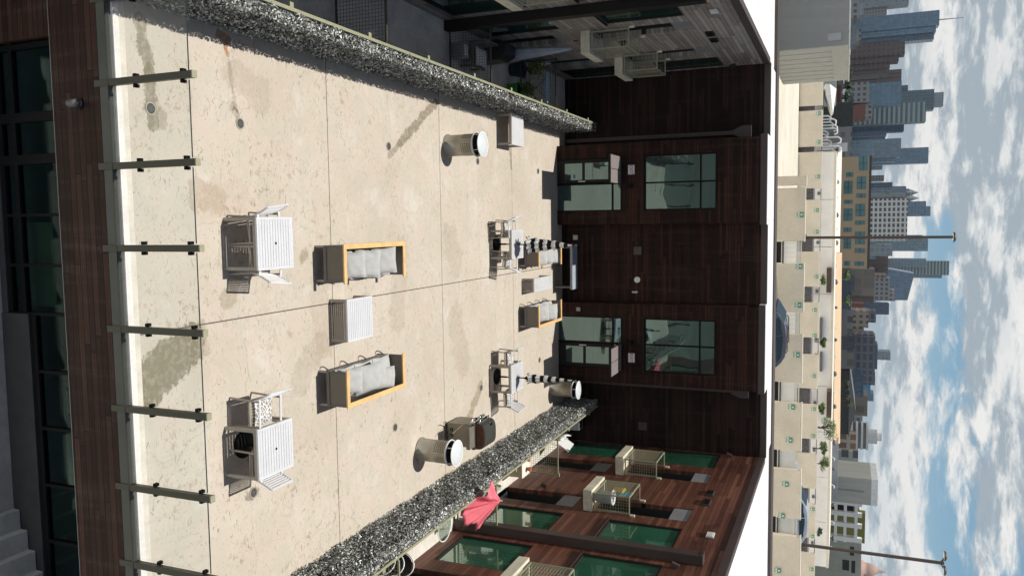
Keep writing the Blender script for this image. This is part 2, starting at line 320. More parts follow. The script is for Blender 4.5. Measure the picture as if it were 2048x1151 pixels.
def roofmat():
    mt = mat('white_roof_membrane', (.74, .74, .725), .6, var=.09, scale=.9, bmp=.08); nt = mt.node_tree; b = nt.nodes['Principled BSDF']; lk = b.inputs['Base Color'].links[0].from_socket; s = sep(nt, wpos(nt))
    q1 = mth(nt, 'LESS_THAN', mth(nt, 'FRACT', mth(nt, 'DIVIDE', s[1], 2.9)), .02); q2 = mth(nt, 'LESS_THAN', mth(nt, 'FRACT', mth(nt, 'DIVIDE', s[0], 3.7)), .014)
    c = mixc(nt, mth(nt, 'MULTIPLY', mth(nt, 'MAXIMUM', q1, q2), .45), lk, (.42, .42, .41)); c = mixc(nt, mth(nt, 'MULTIPLY', sm(nt, noise(nt, wpos(nt), 1.3, 7, .7), .55, .68), .45), c, (.50, .45, .37)); nt.links.new(c, b.inputs['Base Color']); return mt
M['roof'] = roofmat()
M['bounce_pale'] = mat('pale_bounce_membrane', (.72, .67, .56), .7, var=.12, scale=.8)  # pale tone of the added bounce surface
M['alu'] = mat('light_powder_coated_aluminium', (.68, .69, .71), .33, var=.04, scale=3, metal=.15)
M['alu_leg'] = mat('taupe_powder_coat', (.34, .30, .26), .4, var=.05, scale=3)
M['weave'] = None
M['fabric'] = mat('grey_cushion_fabric', (.44, .445, .435), .9, var=.08, scale=7, spec=.2, bmp=.25, bs=220.)
M['teak'] = mat('teak_rim', (.72, .46, .20), .45, var=.10, scale=5)
M['frame_dk'] = mat('charcoal_frame', (.13, .12, .12), .45, var=.06)
M['seatsling'] = mat('charcoal_sling', (.05, .048, .045), .7, var=.1, scale=14)
M['bin'] = mat('bronze_bin_steel', (.40, .365, .30), .42, var=.06, metal=.35)
M['bin_top'] = mat('pale_grey_bin_paint', (.62, .66, .68), .3, var=.03)
M['liner'] = mat('black_liner', (.012, .012, .013), .5)
M['chrome'] = mat('chrome', (.75, .75, .75), .15, metal=1., var=.05)
M['rust'] = mat('grill_heat_stain', (.10, .03, .014), .5, var=.25, scale=8)
M['grill'] = mat('grill_steel', (.085, .09, .075), .38, var=.08, metal=.5)
M['grill_cab'] = mat('grill_cabinet_steel', (.24, .22, .18), .42, var=.07, metal=.4)
M['red'] = mat('pink_red_canvas', (.90, .20, .25), .75, var=.07, scale=5, spec=.2)
M['white'] = mat('white_plastic', (.80, .80, .79), .4, var=.03)
M['offwhite'] = mat('off_white_paint', (.62, .61, .57), .55, var=.05)
M['redtext'] = mat('red_letters', (.40, .06, .06), .5, var=.02)
M['teal'] = mat('dark_teal_glaze', (.012, .05, .06), .3, var=.08)
M['greenpot'] = mat('bright_green_plastic', (.05, .42, .06), .4, var=.06)
M['soil'] = mat('potting_soil', (.03, .022, .016), .95, var=.2, scale=30)
M['leaf'] = mat('plant_leaf', (.10, .17, .035), .5, var=.25, scale=8)
M['stem'] = mat('plant_stem', (.11, .08, .05), .8)
M['ltblue'] = mat('pale_blue_cloth', (.35, .55, .66), .7, var=.05)
M['bluegrey'] = mat('blue_grey_cover_cloth', (.30, .335, .38), .8, var=.1, scale=5)
M['stucco'] = mat('garage_stucco', (.78, .69, .555), .85, var=.07, scale=.7, bmp=.2, bs=30.)
M['capstone'] = mat('garage_cap', (.76, .70, .60), .7, var=.05)
M['deck'] = mat('garage_deck_concrete', (.62, .575, .475), .8, var=.09, scale=.35, bmp=.1)
M['gravel'] = mat('dark_gravel_roof', (.13, .125, .13), .9, var=.45, scale=9.)
M['white_wall'] = mat('white_stucco', (.86, .82, .78), .85, var=.05, scale=.5)
M['tan_roof'] = mat('tan_wall', (.60, .44, .28), .8, var=.05, scale=.5)
M['grey_wall'] = mat('grey_stucco', (.27, .275, .265), .8, var=.06, scale=.4, streak=True)
M['grey_rib'] = mat('ribbed_concrete', (.50, .49, .43), .8, var=.06)
M['asphalt'] = mat('asphalt', (.06, .06, .058), .9, var=.2, scale=2)
M['city'] = mat('city_ground', (.12, .125, .105), .95, var=.3, scale=.02)
M['sign_green'] = mat('sign_green', (.06, .30, .15), .5, var=.02)
M['sign_white'] = mat('sign_white', (.72, .76, .70), .5, var=.02)
M['tyre'] = mat('tyre_rubber', (.02, .02, .02), .8)
M['lamp_bronze'] = mat('bronze_pole', (.07, .042, .03), .45, var=.08)
M['counter'] = mat('tan_cabinet', (.42, .36, .24), .6, var=.05)
M['inter'] = mat('interior_plaster', (.24, .28, .27), .8, var=.08)
M['base_wall'] = mat('dark_base_wall', (.035, .035, .034), .8, var=.15, scale=3, bmp=.2)
def weave():
    mt, nt, b = newmat('woven_mesh_panel'); s = sep(nt, wpos(nt))
    v = comb(nt, mth(nt, 'ADD', s[0], s[1]), s[2])
    ch = nd(nt, 'TexChecker', {'Vector': v, 'Scale': 38., 'Color1': (.23, .20, .16), 'Color2': (.10, .088, .072)})
    setb(nt, b, Base_Color=ch.outputs[0], Roughness=.6); return mt
M['weave'] = weave()
def glass(name, base, refl, gcol=(.85, 1, .96), var=0.0):
    mt, nt, b = newmat(name)
    p = wpos(nt); n = noise(nt, p, .8, 3)
    c = mixc(nt, n, tuple(x*(1-var) for x in base), tuple(x*(1+var) for x in base))
    setb(nt, b, Base_Color=c, Roughness=.15, Specular_IOR_Level=.3)
    g = nd(nt, 'BsdfGlossy', {'Color': gcol, 'Roughness': .015})
    bn = nd(nt, 'Bump', {'Height': noise(nt, p, .55, 2), 'Strength': .035, 'Distance': .3}); nt.links.new(bn.outputs[0], g.inputs['Normal'])
    lw = nd(nt, 'LayerWeight', {'Blend': .25})
    f = mth(nt, 'ADD', mth(nt, 'MULTIPLY', lw.outputs[0], .6), refl, clamp=True)
    ms = nd(nt, 'MixShader', {0: f, 1: b.outputs[0], 2: g.outputs[0]}); nt.links.new(ms.outputs[0], nt.nodes['Material Output'].inputs[0]); return mt
M['glass_back'] = glass('tinted_grey_green_glass', (.006, .014, .014), .20, (.60, .90, .90))
M['glass_right'] = glass('green_tinted_glass', (.026, .115, .066), .15, (.85, 1, .92), .6)
M['glass_left'] = glass('dark_green_glass', (.008, .035, .028), .10, (.75, 1, .92), .4)
M['carglass'] = glass('car_glass', (.01, .02, .022), .12)
def clear_glass(name, tint, refl):
    mt, nt, b = newmat(name); nt.nodes.remove(b)
    t = nd(nt, 'BsdfTransparent', {'Color': tint}); g = nd(nt, 'BsdfGlossy', {'Color': (1, 1, 1), 'Roughness': .01})
    lw = nd(nt, 'LayerWeight', {'Blend': .2}); f = mth(nt, 'ADD', mth(nt, 'MULTIPLY', lw.outputs[0], .4), refl, clamp=True)
    ms = nd(nt, 'MixShader', {0: f, 1: t.outputs[0], 2: g.outputs[0]}); nt.links.new(ms.outputs[0], nt.nodes['Material Output'].inputs[0]); return mt
M['clear'] = clear_glass('clear_guard_glass', (.95, .972, .972), .008)
M['glassedge'] = mat('dark_glass_edge', (.02, .035, .03), .2)
M['shop_glass'] = clear_glass('storefront_glass', (.42, .54, .52), .0)
M['acrylic'] = clear_glass('table_glass', (.80, .88, .85), .12)
def leafmat(name, c0, c1, rough, spec=.8):
    mt, nt, b = newmat(name); ri = nd(nt, 'NewGeometry').outputs['Random Per Island']
    setb(nt, b, Base_Color=ramp(nt, ri, [(0., c0), (.5, tuple(.75*x+.25*y for x, y in zip(c0, c1))), (1., c1)]), Roughness=rough, Specular_IOR_Level=spec); return mt
M['hedge_leaf'] = leafmat('glossy_grey_green_leaf', (.045, .05, .042), (.72, .74, .70), .33, .8)
M['hedge_back'] = mat('hedge_backing', (.012, .012, .01), .9)
M['tree_leaf'] = leafmat('tree_leaf', (.035, .065, .012), (.20, .30, .06), .5, .4)
M['dark_leaf'] = leafmat('dark_tree_leaf', (.015, .04, .012), (.05, .09, .025), .5, .4)
M['bark'] = mat('bark', (.10, .075, .055), .9, var=.2)
def stripes():
    mt, nt, b = newmat('black_white_striped_canvas'); s = sep(nt, wpos(nt))
    n = noise(nt, wpos(nt), 6., 2)
    q = mth(nt, 'FRACT', mth(nt, 'DIVIDE', mth(nt, 'ADD', s[2], mth(nt, 'MULTIPLY', n, .06)), .25))
    f = mth(nt, 'GREATER_THAN', q, .5)
    setb(nt, b, Base_Color=mixc(nt, f, (.013, .013, .015), (.78, .77, .74)), Roughness=.8, Specular_IOR_Level=.2); return mt
M['stripes'] = stripes()
def patterned():
    mt, nt, b = newmat('patterned_cushion'); p = nd(nt, 'TexCoord').outputs['Object']
    v = nd(nt, 'TexVoronoi', {'Vector': p, 'Scale': 15.}, feature='DISTANCE_TO_EDGE')
    setb(nt, b, Base_Color=mixc(nt, sm(nt, v.outputs[0], .06, .12), (.72, .71, .68), (.24, .23, .22)), Roughness=.85); return mt
M['cushion_pat'] = patterned()
def perf():
    mt, nt, b = newmat('perforated_steel'); setb(nt, b, Base_Color=(.02, .018, .016), Roughness=.6); return mt
M['slot'] = perf()
# ------------------------------------------------------------------ setting
def struct(name, mb, m, **k):
    o = mb.build(name, m, **k); o['kind'] = 'structure'; return o
struct('ground', MB().add([(-4000, -400, -10), (4000, -400, -10), (4000, 6000, -10), (-4000, 6000, -10)], [(0, 1, 2, 3)]), M['city'])
struct('courtyard_floor', MB().box(-4.1, 7.55, 9.20, 29.75, -.3, 0), M['floor'])
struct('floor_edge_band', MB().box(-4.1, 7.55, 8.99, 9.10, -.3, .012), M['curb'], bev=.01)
struct('floor_sun_band', MB().box(-4.1, 7.55, 9.101, 9.20, -.3, .004), M['sun_band'])  # reflected sun along the guard, laid in as a lighter strip
for n_, x0, x1 in (('patio_floor', -5.6, -4.1), ('patio_floor', 7.55, 8.8)):
    struct(n_, MB().box(x0, x1, 9.0, 29.9, -.3, -.006), M['patio'])
struct('plaza', MB().box(-9, 12, 2.0, 9.47, -3.6, -3.4), M['ground'])
# ------------------------------------------------------------------ facades
FH = 7.47
def wall_cells(mb, axis, a, b, u0, u1, z0, z1, holes):
    us = sorted({u0, u1, *[h[i] for h in holes for i in (0, 1)]}); zs = sorted({z0, z1, *[h[i] for h in holes for i in (2, 3)]})
    us = [u for u in us if u0 <= u <= u1]; zs = [z for z in zs if z0 <= z <= z1]
    for j in range(len(zs)-1):
        run = None
        for i in range(len(us)-1):
            cu, cz = (us[i]+us[i+1])/2, (zs[j]+zs[j+1])/2
            solid = not any(h[0] < cu < h[1] and h[2] < cz < h[3] for h in holes)
            if solid and run is None: run = us[i]
            if run is not None and (not solid or i == len(us)-2):
                e = us[i+1] if solid else us[i]
                if axis == 'x': mb.box(a, b, run, e, zs[j], zs[j+1])
                else: mb.box(run, e, a, b, zs[j], zs[j+1])
                run = None
    return mb
def wing(side):
    sg = -1 if side == 'L' else 1; X = -5.38 if side == 'L' else 8.56
    wm = M['wood_left'] if side == 'L' else M['wood_right']; gm = M['glass_left'] if side == 'L' else M['glass_right']
    Xo = X+sg*9
    lab = ('two storey wing clad in weathered grey boards along the shaded left patios' if side == 'L' else 'two storey wing clad in red brown boards along the sunlit right patios')
    B = thing('apartment_wing', lab, 'building', (X+sg*4, 18, -.3))
    wins = [(27.9, 29.68), (20.25, 22.0), (17.72, 19.45), (10.0, 11.8)]
    recs = [(26.22, 27.25), (22.6, 23.62), (16.08, 17.1), (12.45, 13.5)]
    holes = []
    for a, b_ in wins: holes += [(a, b_, .40, 2.5), (a, b_, 3.85, 5.96)]
    for a, b_ in recs: holes += [(a, b_, 0.0, 2.55), (a, b_, 3.25, 5.98)]
    mb = MB(); wall_cells(mb, 'x', X, X+sg*.14, 7.0, 29.78, -.3, 7.27, holes)
    mb.build('wall', wm, B)
    core = MB()
    core.box(X+sg*.75, Xo, 7.0, 33.0, -.3, 7.30); core.build('core', M['recess'], B)
    MB().box(X-sg*.04, X+sg*.16, 6.96, 29.7, 7.272, 7.50).build('coping', M['coping'], B, bev=.01)
    MB().box(X+sg*.165, Xo, 7.0, 32.9, 7.302, 7.44).build('roof_membrane', M['roof'], B)
    # recess linings
    for a, b_ in wins:
        for z0, z1 in ((.40, 2.5), (3.85, 5.96)):
            f = MB(); x0, x1 = X+sg*.015, X+sg*.10
            for q in ((a, a+.05, z0, z1), (b_-.05, b_, z0, z1), (a+.05, b_-.05, z0, z0+.05), (a+.05, b_-.05, z1-.05, z1)): f.box(x0, x1, *q)
            fo = f.build('window', M['dark_steel'], B)
            MB().box(X+sg*.06, X+sg*.075, a+.05, b_-.05, z0+.05, z1-.05).build('pane', gm, fo)
            if z0 > 1:
                MB().box(X-sg*.05, X+sg*.013, a-.03, b_+.03, z0-.05, z0-.005).build('sill', M['dark_steel'], fo)
    for a, b_ in recs:
        for z0, zt in ((0.0, 1.95), (3.25, 5.41)):
            z2 = 2.55 if z0 < 1 else 5.98
            # side cheeks and door at the back of the recess
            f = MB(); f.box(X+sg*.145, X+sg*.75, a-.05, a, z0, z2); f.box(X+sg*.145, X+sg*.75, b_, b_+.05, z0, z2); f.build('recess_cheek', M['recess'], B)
            d = MB(); d.box(X+sg*.50, X+sg*.56, a+.002, a+.08, z0, zt); d.box(X+sg*.50, X+sg*.56, b_-.08, b_-.002, z0, zt); d.box(X+sg*.50, X+sg*.56, a+.08, b_-.08, zt-.1, zt); d.box(X+sg*.50, X+sg*.56, a+.08, b_-.08, z0, z0+.18)
            do = d.build('door', M['dark_steel'], B)
            MB().box(X+sg*.52, X+sg*.535, a+.08, b_-.08, z0+.18, zt-.1).build('pane', gm, do)
            MB().box(X+sg*.45, X+sg*.50, a+.13, a+.16, z0+.95, z0+1.1).build('handle', M['chrome'], do)
            MB().box(X+sg*.03, X+sg*.07, a+.005, b_-.005, zt+.02, z2-.01).build('metal_panel', M['panel'], B)
    # vertical boxed column and small fixtures
    for yc in (19.85,):
        MB().box(X-sg*.26, X-sg*.003, yc-.15, yc+.15, -.3, 6.85).build('boxed_column', M['coping'] if side == 'R' else M['dark_steel'], B, bev=.01)
        MB().box(X-sg*.28, X-sg*.003, yc-.17, yc+.17, 6.852, 6.89).build('column_cap', M['coping'], B)
    for (y0, y1, z0, z1, mm) in ((24.97, 25.41, 6.14, 6.36, 'coping'), (24.04, 24.55, 6.16, 6.39, 'coping'), (21.58, 21.92, 6.66, 6.87, 'offwhite')):
        v = MB(); v.box(X-sg*.05, X-sg*.003, y0, y1, z0, z1); vo = v.build('wall_vent', M[mm] if not (side == 'L' and mm == 'coping') else M['dark_steel'], B, bev=.01)
        v = MB()
        for k in range(4): v.box(X-sg*.062, X-sg*.052, y0+.03, y1-.03, z0+.02+k*(z1-z0-.04)/4, z0+.045+k*(z1-z0-.04)/4)
        v.build('louvre', M['black'] if mm == 'coping' else M['white'], vo)
    for yy, zz in ((29.4, 6.27), (20.2, 6.27), (19.35, 6.27), (23.95, 1.15), (20.18, 2.72), (17.3, 2.75), (24.1, 3.75)):
        l = MB(); l.obox((X-sg*.075, yy, zz), (.13, .10, .20), (0, sg*.35, 0)); l.build('wall_light', M['coping'] if side == 'R' else M['dark_steel'], B, bev=.008)
    return B
wing('L'); wing('R')
# balconies: each a thing bolted to its wing
def balcony(side, yc, label):
    sg = -1 if side == 'L' else 1; X = -5.38 if side == 'L' else 8.56; xf = X-sg*.64
    B = thing('balcony', label, 'balcony', (X-sg*.3, yc, 2.95), group='shallow steel railed balconies on the courtyard wings')
    y0, y1 = yc-.70, yc+.70; xa, xb = sorted((xf, X-sg*.004))
    MB().box(xa, xb, y0, y1, 2.95, 3.10).build('slab', M['slab'], B, bev=.012)
    rim = MB(); t = .09
    rim.box(*sorted((xf, xf+sg*t)), y0, y1, 3.10, 3.215); rim.box(*sorted((xf+sg*t, X-sg*.004)), y0, y0+t, 3.10, 3.215); rim.box(*sorted((xf+sg*t, X-sg*.004)), y1-t, y1, 3.10, 3.215)
    rim.build('slab_upstand', M['slab'], B)
    fr = MB(); xr = xf+sg*.10; ya, yb = y0+.06, y1-.06; z0, z1 = 3.24, 4.33; xw = X-sg*.01
    for (x, y) in ((xr, ya), (xr, yb), (xw-sg*.05, ya), (xw-sg*.05, yb)): fr.bar((x, y, 3.2), (x, y, z1), .035)
    for z_ in (z0+.04, z1):
        fr.bar((xr, ya, z_), (xr, yb, z_), .04, .035); fr.bar((xr, ya, z_), (xw, ya, z_), .04, .035); fr.bar((xr, yb, z_), (xw, yb, z_), .04, .035)
    fr.build('rail_frame', M['rail_green'] if side == 'R' else M['mesh'], B)
    g = MB(); n = 13
    for k in range(1, n): q = z0+.05+(z1-z0-.05)*k/n; g.bar((xr, ya, q), (xr, yb, q), .008)
    for k in range(1, n): q = z0+.05+(z1-z0-.05)*k/n; g.bar((xr, ya, q), (xw, ya, q), .007); g.bar((xr, yb, q), (xw, yb, q), .007)
    for k in range(1, 13): q = ya+(yb-ya)*k/13; g.bar((xr, q, z0+.05), (xr, q, z1), .006)
    for k in range(1, 6): q = xr+(xw-xr)*k/6; g.bar((q, ya, z0+.05), (q, ya, z1), .006); g.bar((q, yb, z0+.05), (q, yb, z1), .006)
    g.build('rail_mesh', M['mesh'], B)
    for y in (y0+.03, y1-.03): MB().cyl((X-sg*.02, y, 4.36), .045, .14).build('bracket', M['slab'], B)
    return B
balcony('R', 26.75, 'sunlit balcony nearest the dark end wall on the red brown wing'); balcony('R', 23.10, 'sunlit balcony holding a laundry basket on the red brown wing'); balcony('R', 16.60, 'sunlit balcony nearest the camera on the red brown wing, cut by the photo edge')
balcony('L', 26.75, 'shaded balcony nearest the dark end wall on the grey boarded wing'); balcony('L', 23.10, 'shaded balcony in the middle of the grey boarded wing'); balcony('L', 16.60, 'shaded balcony nearest the camera on the grey boarded wing, at the photo edge')
# laundry on the balcony
B = thing('laundry_basket', 'pale grey laundry basket leaning on the balcony mesh', 'basket', (8.22, 22.85, 3.22))
b = MB(); b.lathe([(.15, 0), (.16, .02), (.20, .5), (.215, .5), (.215, .53), (.195, .53), (.15, .03), (0, .03)], (8.22, 22.85, 3.22), 20); b.build('basket_body', M['bluegrey'], B)
b = MB(); b.lathe([(.19, .50), (.225, .50), (.225, .545), (.19, .545), (.19, .50)], (8.22, 22.85, 3.22), 20); b.build('rim', M['white'], B)
def cloth(name, label, cat, c, w, h, m, ax='y', seed=1, sag=.06, z=0):
    random.seed(seed); b = MB(); n = 8; vs = []
    for i in range(n+1):
        for j in range(n+1):
            u, v = i/n-.5, j/n-.5; d = sag*(math.sin(i*1.9+seed)+.5*math.cos(j*2.3)); vs.append((c[0]+d, c[1]+u*w*(1+.15*math.sin(j)), c[2]+v*h*(1+.2*math.sin(i*2.))))
    b.add(vs, [(i*(n+1)+j, (i+1)*(n+1)+j, (i+1)*(n+1)+j+1, i*(n+1)+j+1) for i in range(n) for j in range(n)], True)
    return tag(b.build(name, m, solid=.01), label, cat)
cloth('towel', 'yellow cloth draped inside the mesh of the middle right balcony', 'towel', (8.17, 23.45, 3.75), .34, .34, mat('yellow_cloth', (.50, .38, .04), .9), sag=.03)
cloth('towel', 'turquoise cloth heaped behind the laundry basket on the balcony', 'towel', (8.25, 23.3, 4.0), .34, .36, mat('turquoise_cloth', (.04, .33, .42), .9), seed=3, sag=.03)
# ------------------------------------------------------------------ end building (two boarded bays with doors)
B = thing('end_building', 'dark brown boarded two storey block closing the courtyard with two doors and two windows', 'building', (1.6, 29.3, -.3))
YB, YM, YS = 28.76, 29.27, 29.78
bays = [(-2.80, .12, -2.3, -.36, -2.33, -.36), (3.02, 5.97, 3.52, 5.46, 3.52, 5.50)]
for (x0, x1, d0, d1, w0, w1) in bays: w = MB(); wall_cells(w, 'y', YB, YB+.14, x0, x1, -.3, 7.30, [(d0, d1, -.3, 2.49), (w0, w1, 3.30, 5.86)]); w.build('bay_wall', M['wood_back'], B)
for (x0, x1, *_) in bays:
    for x in (x0, x1-.14): MB().box(x+.001, x+.139, YB+.141, YS-.002, -.3, 7.30).build('bay_return', M['wood_ret'], B)
w = MB(); w.box(.121, 3.019, YM, YM+.2, -.3, 7.30); w.build('centre_wall', M['wood_back'], B)
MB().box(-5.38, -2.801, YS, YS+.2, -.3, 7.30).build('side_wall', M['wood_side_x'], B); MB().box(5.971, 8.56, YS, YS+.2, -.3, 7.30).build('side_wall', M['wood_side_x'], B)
MB().box(-5.38, 8.56, YS+.201, 33.0, -.3, 7.38).build('core', M['recess'], B)
c = MB()
for x0, x1, y in ((-5.38, -2.88, YS), (-2.88, .19, YB), (.19, 2.95, YM), (2.95, 6.04, YB), (6.04, 8.56, YS)): c.box(x0+.001, x1-.001, y-.045, y+.11, 7.302, 7.52)
c.build('coping', M['coping'], B, bev=.008)
c = MB()
for x0, x1, y in ((-5.38, -2.88, YS), (-2.88, .19, YB), (.19, 2.95, YM), (2.95, 6.04, YB), (6.04, 8.56, YS)): c.box(x0+.001, x1-.001, y+.111, YS+.9, 7.302, 7.515)
c.build('roof_edge_membrane', M['roof'], B)
MB().box(-5.4, 8.6, YS+.9, 31.94, 7.39, 7.50).build('roof_membrane', M['roof'], B)
MB().box(-30, 40, 31.95, 32.95, 7.0, 7.55).build('rear_coping', M['coping'], B)
for (x0, x1, d0, d1, w0, w1), flip in zip(bays, (0, 1)):
    # first-floor window
    f = MB(); y0, y1 = YB-.012, YB+.09; zs, ze = 3.30, 5.86; xm = (w0+w1)/2+(.0 if not flip else -.02)
    for q in ((w0, w0+.055, zs, ze), (w1-.055, w1, zs, ze)): f.box(q[0], q[1], y0, y1, q[2], q[3])
    for q in ((zs, zs+.055), (ze-.055, ze), (5.27, 5.325)): f.box(w0+.055, w1-.055, y0+.002, y1, *q)
    f.box(xm-.027, xm+.027, y0+.004, y1, zs+.055, ze-.055)
    fo = f.build('window', M['black'], B, bev=.004)
    MB().box(w0+.055, w1-.055, YB+.04, YB+.055, zs+.055, ze-.055).build('pane', M['glass_back'], fo)
    MB().box(w0-.03, w1+.03, YB-.05, YB-.014, zs-.05, zs-.004).build('sill', M['dark_steel'], fo)
    # door assembly: leaf on the outer side of each bay pair, fixed light beside it
    lx0, lx1 = (d0, -1.36) if not flip else (4.50, d1)
    sx0, sx1 = (-1.36, d1) if not flip else (d0, 4.50)
    f = MB(); f.box(d0, d0+.05, y0, y1, 0, 2.48); f.box(d1-.05, d1, y0, y1, 0, 2.48); f.box(d0+.05, d1-.05, y0+.002, y1, 2.43, 2.48); f.box(d0+.05, d1-.05, y0+.003, y1, 2.10, 2.15)
    f.box(lx1-.03 if not flip else lx0-.03, lx1+.03 if not flip else lx0+.03, y0+.004, y1, 0, 2.43)
    fo = f.build('door_frame', M['black'], B)
    MB().box(sx0+.03, sx1-.03, YB+.045, YB+.06, .03, 2.43).build('pane', M['glass_back'], fo)
    MB().box(lx0+.05, lx1-.05, YB+.045, YB+.06, 2.15, 2.43).build('transom_pane', M['glass_back'], fo)
    a, b_ = lx0+.055, lx1-.055
    d = MB()
    for q in ((a, a+.11, .02, 2.09), (b_-.11, b_, .02, 2.09)): d.box(q[0], q[1], YB+.0, YB+.045, q[2], q[3])
    for q in ((.02, .30), (.98, 1.08), (1.97, 2.09)): d.box(a+.11, b_-.11, YB+.002, YB+.043, *q)
    do = d.build('door', M['dark_steel'], B, bev=.004)
    MB().box(a+.11, b_-.11, YB+.02, YB+.03, .30, 1.97).build('pane', M['glass_back'], do)
    hx = b_-.05 if not flip else a+.05
    h = MB(); h.box(hx-.02, hx+.02, YB-.07, YB-.045, .85, 1.12); h.box(hx-.012, hx+.012, YB-.045, YB, .88, .9); h.box(hx-.012, hx+.012, YB-.045, YB, 1.07, 1.09); h.build('handle', M['offwhite'], do)
    # projecting door canopy of two flat panels
    cx0, cx1 = lx0+.0, lx1+.02
    cn = MB(); cn.box(cx0-.02, cx1+.02, 27.35, YB-.015, 2.38, 2.448); co = cn.build('canopy', M['dark_steel'], B)
    n2 = (cx0+cx1)/2
    for q0, q1 in ((cx0, n2-.012), (n2+.012, cx1)): MB().box(q0, q1, 27.36, YB-.02, 2.449, 2.462).build('canopy_panel', M['panel_tan'], co)
    # EXIT sign and small wall lantern
    sx = -1.83 if not flip else 5.0
    MB().box(sx-.17, sx+.17, YB-.05, YB-.013, 2.72, 2.96).build('sign_plate', M['white'], B, bev=.012)
    text_mb('EXIT', .165, (sx, YB-.053, 2.84), (1, 0, 0), (0, 0, 1)).build('sign_lettering', M['redtext'], B)
    lx = -1.25 if not flip else 4.43
    MB().box(lx-.08, lx+.08, YB-.14, YB-.013, 2.66, 2.88).build('wall_light', M['black'], B, bev=.01)
for (x0, x1, z0, z1, m_) in ((.51, .69, .46, .64, 'offwhite'), (.95, 1.25, 2.80, 3.10, 'coping'), (7.63, 7.93, 2.85, 3.18, 'coping')):
    yy = YM if x0 < 3 else YS; MB().box(x0, x1, yy-.05, yy-.002, z0, z1).build('junction_box', M[m_], B, bev=.01)
MB().box(3.20, 3.34, YB-.04, YB-.002, .73, .89).build('socket_cover', M['panel'], B, bev=.01)
MB().cyl((2.17, YM-.05, 2.93), .11, .045, 24, 'y').build('round_cover', M['white'], B)
b = MB(); b.cyl((2.62, YM-.14, 2.92), .045, .12, 12, 'y'); b.cyl((2.62, YM-.12, 2.76), .035, .16, 12); b.build('security_camera', M['offwhite'], B)
# downpipes
for x, lab in ((-3.05, 'dark square downpipe left of the left bay of the end building'), (6.17, 'dark square downpipe right of the right bay of the end building')):
    t = thing('downpipe', lab, 'downpipe', (x, YS-.09, 0)); b = MB(); b.box(x-.07, x+.07, YS-.14, YS-.01, .05, 6.3); b.build('pipe', M['coping'], t)
    b = MB(); b.prism([(x-.08, 6.3), (x+.08, 6.3), (x+.22, 6.6), (x+.22, 6.9), (x-.22, 6.9), (x-.22, 6.6)], 'y', YS-.26, YS-.01); b.build('rain_head', M['coping'], t)
# ------------------------------------------------------------------ near edge: glass guard, fascia, storefront below
posts = [-3.42, -2.17, -.955, .313, 1.545, 2.78, 4.0, 5.22, 6.44]
YP = 8.93
pl = ['leftmost', 'second from left', 'third from left', 'fourth from left', 'fifth from left', 'sixth from left', 'seventh from left', 'eighth from left', 'rightmost']
pr_ = None
for i, x in enumerate([at(398.6, 323.5, Y=YP).x+(k-2)*1.2155 for k in range(0, 9)]):
    lab = 'olive square glass guard post at the near edge, %s of its row' % pl[i]
    if pr_ is None:
        pr_ = thing('guard_post', lab, 'post', (x, YP, -.3), group='olive posts holding the near glass guard')
        b = MB(); b.box(x-.05, x+.05, YP-.045, YP+.045, -.32, 1.54); b.build('shaft', M['olive'], pr_, bev=.006)
        MB().box(x-.052, x+.052, YP-.047, YP+.047, 1.541, 1.56).build('cap', M['rail_green'], pr_)
        for z_ in (.43, 1.32):
            for s_ in (-1, 1): MB().box(x+s_*.052, x+s_*.10, YP-.0, YP+.075, z_-.03, z_+.03).build('glass_clamp', M['black'], pr_, bev=.006)
        prx = x
    else: dup(pr_, (x, YP, -.3), label=lab)
xs = [prx+k*1.2155 for k in range(9)]
for i in range(8):
    x0, x1 = xs[i]+.065, xs[i+1]-.065
    g = MB().box(x0, x1, YP+.03, YP+.042, .06, 1.42).build('glass_panel', M['clear'])
    tag(g, None, 'glass panel', 'clear glass panels of the near guard')
    g['label'] = 'clear glass guard panel between the %s and %s olive posts' % (pl[i].replace(' from left', ''), pl[i+1].replace(' from left', ''))
    MB().box(x0, x1, YP+.028, YP+.044, 1.421, 1.429).build('top_edge', M['glassedge'], g)
B = thing('near_building', 'building under the courtyard edge with brown board fascia above a dark glazed shopfront', 'building', (1.5, 9.2, -3.4))
MB().box(-6, 9, 8.90, 8.988, -.22, -.03).build('edge_channel', M['channel'], B)
MB().box(-6, 9, 8.88, 8.899, -.045, -.03).build('channel_lip', M['olive'], B)
MB().box(-6, 9, 8.91, 9.1, -1.22, -.222).build('fascia', M['wood_fascia'], B)
MB().box(-6, 9, 9.101, 14, -1.2, -.302).build('slab_core', M['recess'], B)
MB().box(-6, 9, 8.915, 9.099, -1.235, -1.221).build('fascia_trim', M['panel'], B)
ms_ = [(-2.98, .09), (-1.83, .16), (-1.14, .16), (-.22, .05), (.62, .05), (1.44, .05), (2.42, .05), (3.4, .05), (4.39, .05), (5.38, .05), (6.4, .05), (-4.1, .08)]
fr_ = MB().box(-6, 9, 9.45, 9.57, -1.30, -1.201).build('storefront_frame', M['black'], B)
for x, w_ in ms_: MB().box(x-w_/2, x+w_/2, 9.46, 9.56, -3.25 if x < 1.6 else -2.66, -1.301).build('mullion', M['black'], fr_)
f = MB(); f.box(-6, 1.46, 9.462, 9.558, -3.25, -3.16); f.box(-6, 1.46, 9.463, 9.557, -2.92, -2.83); f.box(1.46, 9, 9.464, 9.556, -2.74, -2.63); f.build('rail', M['black'], fr_)
MB().box(-6, 9, 9.50, 9.512, -3.3, -1.2).build('pane', M['shop_glass'], fr_)
f = MB(); f.box(1.44, 9, 9.42, 9.62, -3.4, -2.74); f.box(-6, 1.44, 9.44, 9.6, -3.4, -3.252); f.build('base_wall', M['base_wall'], B)
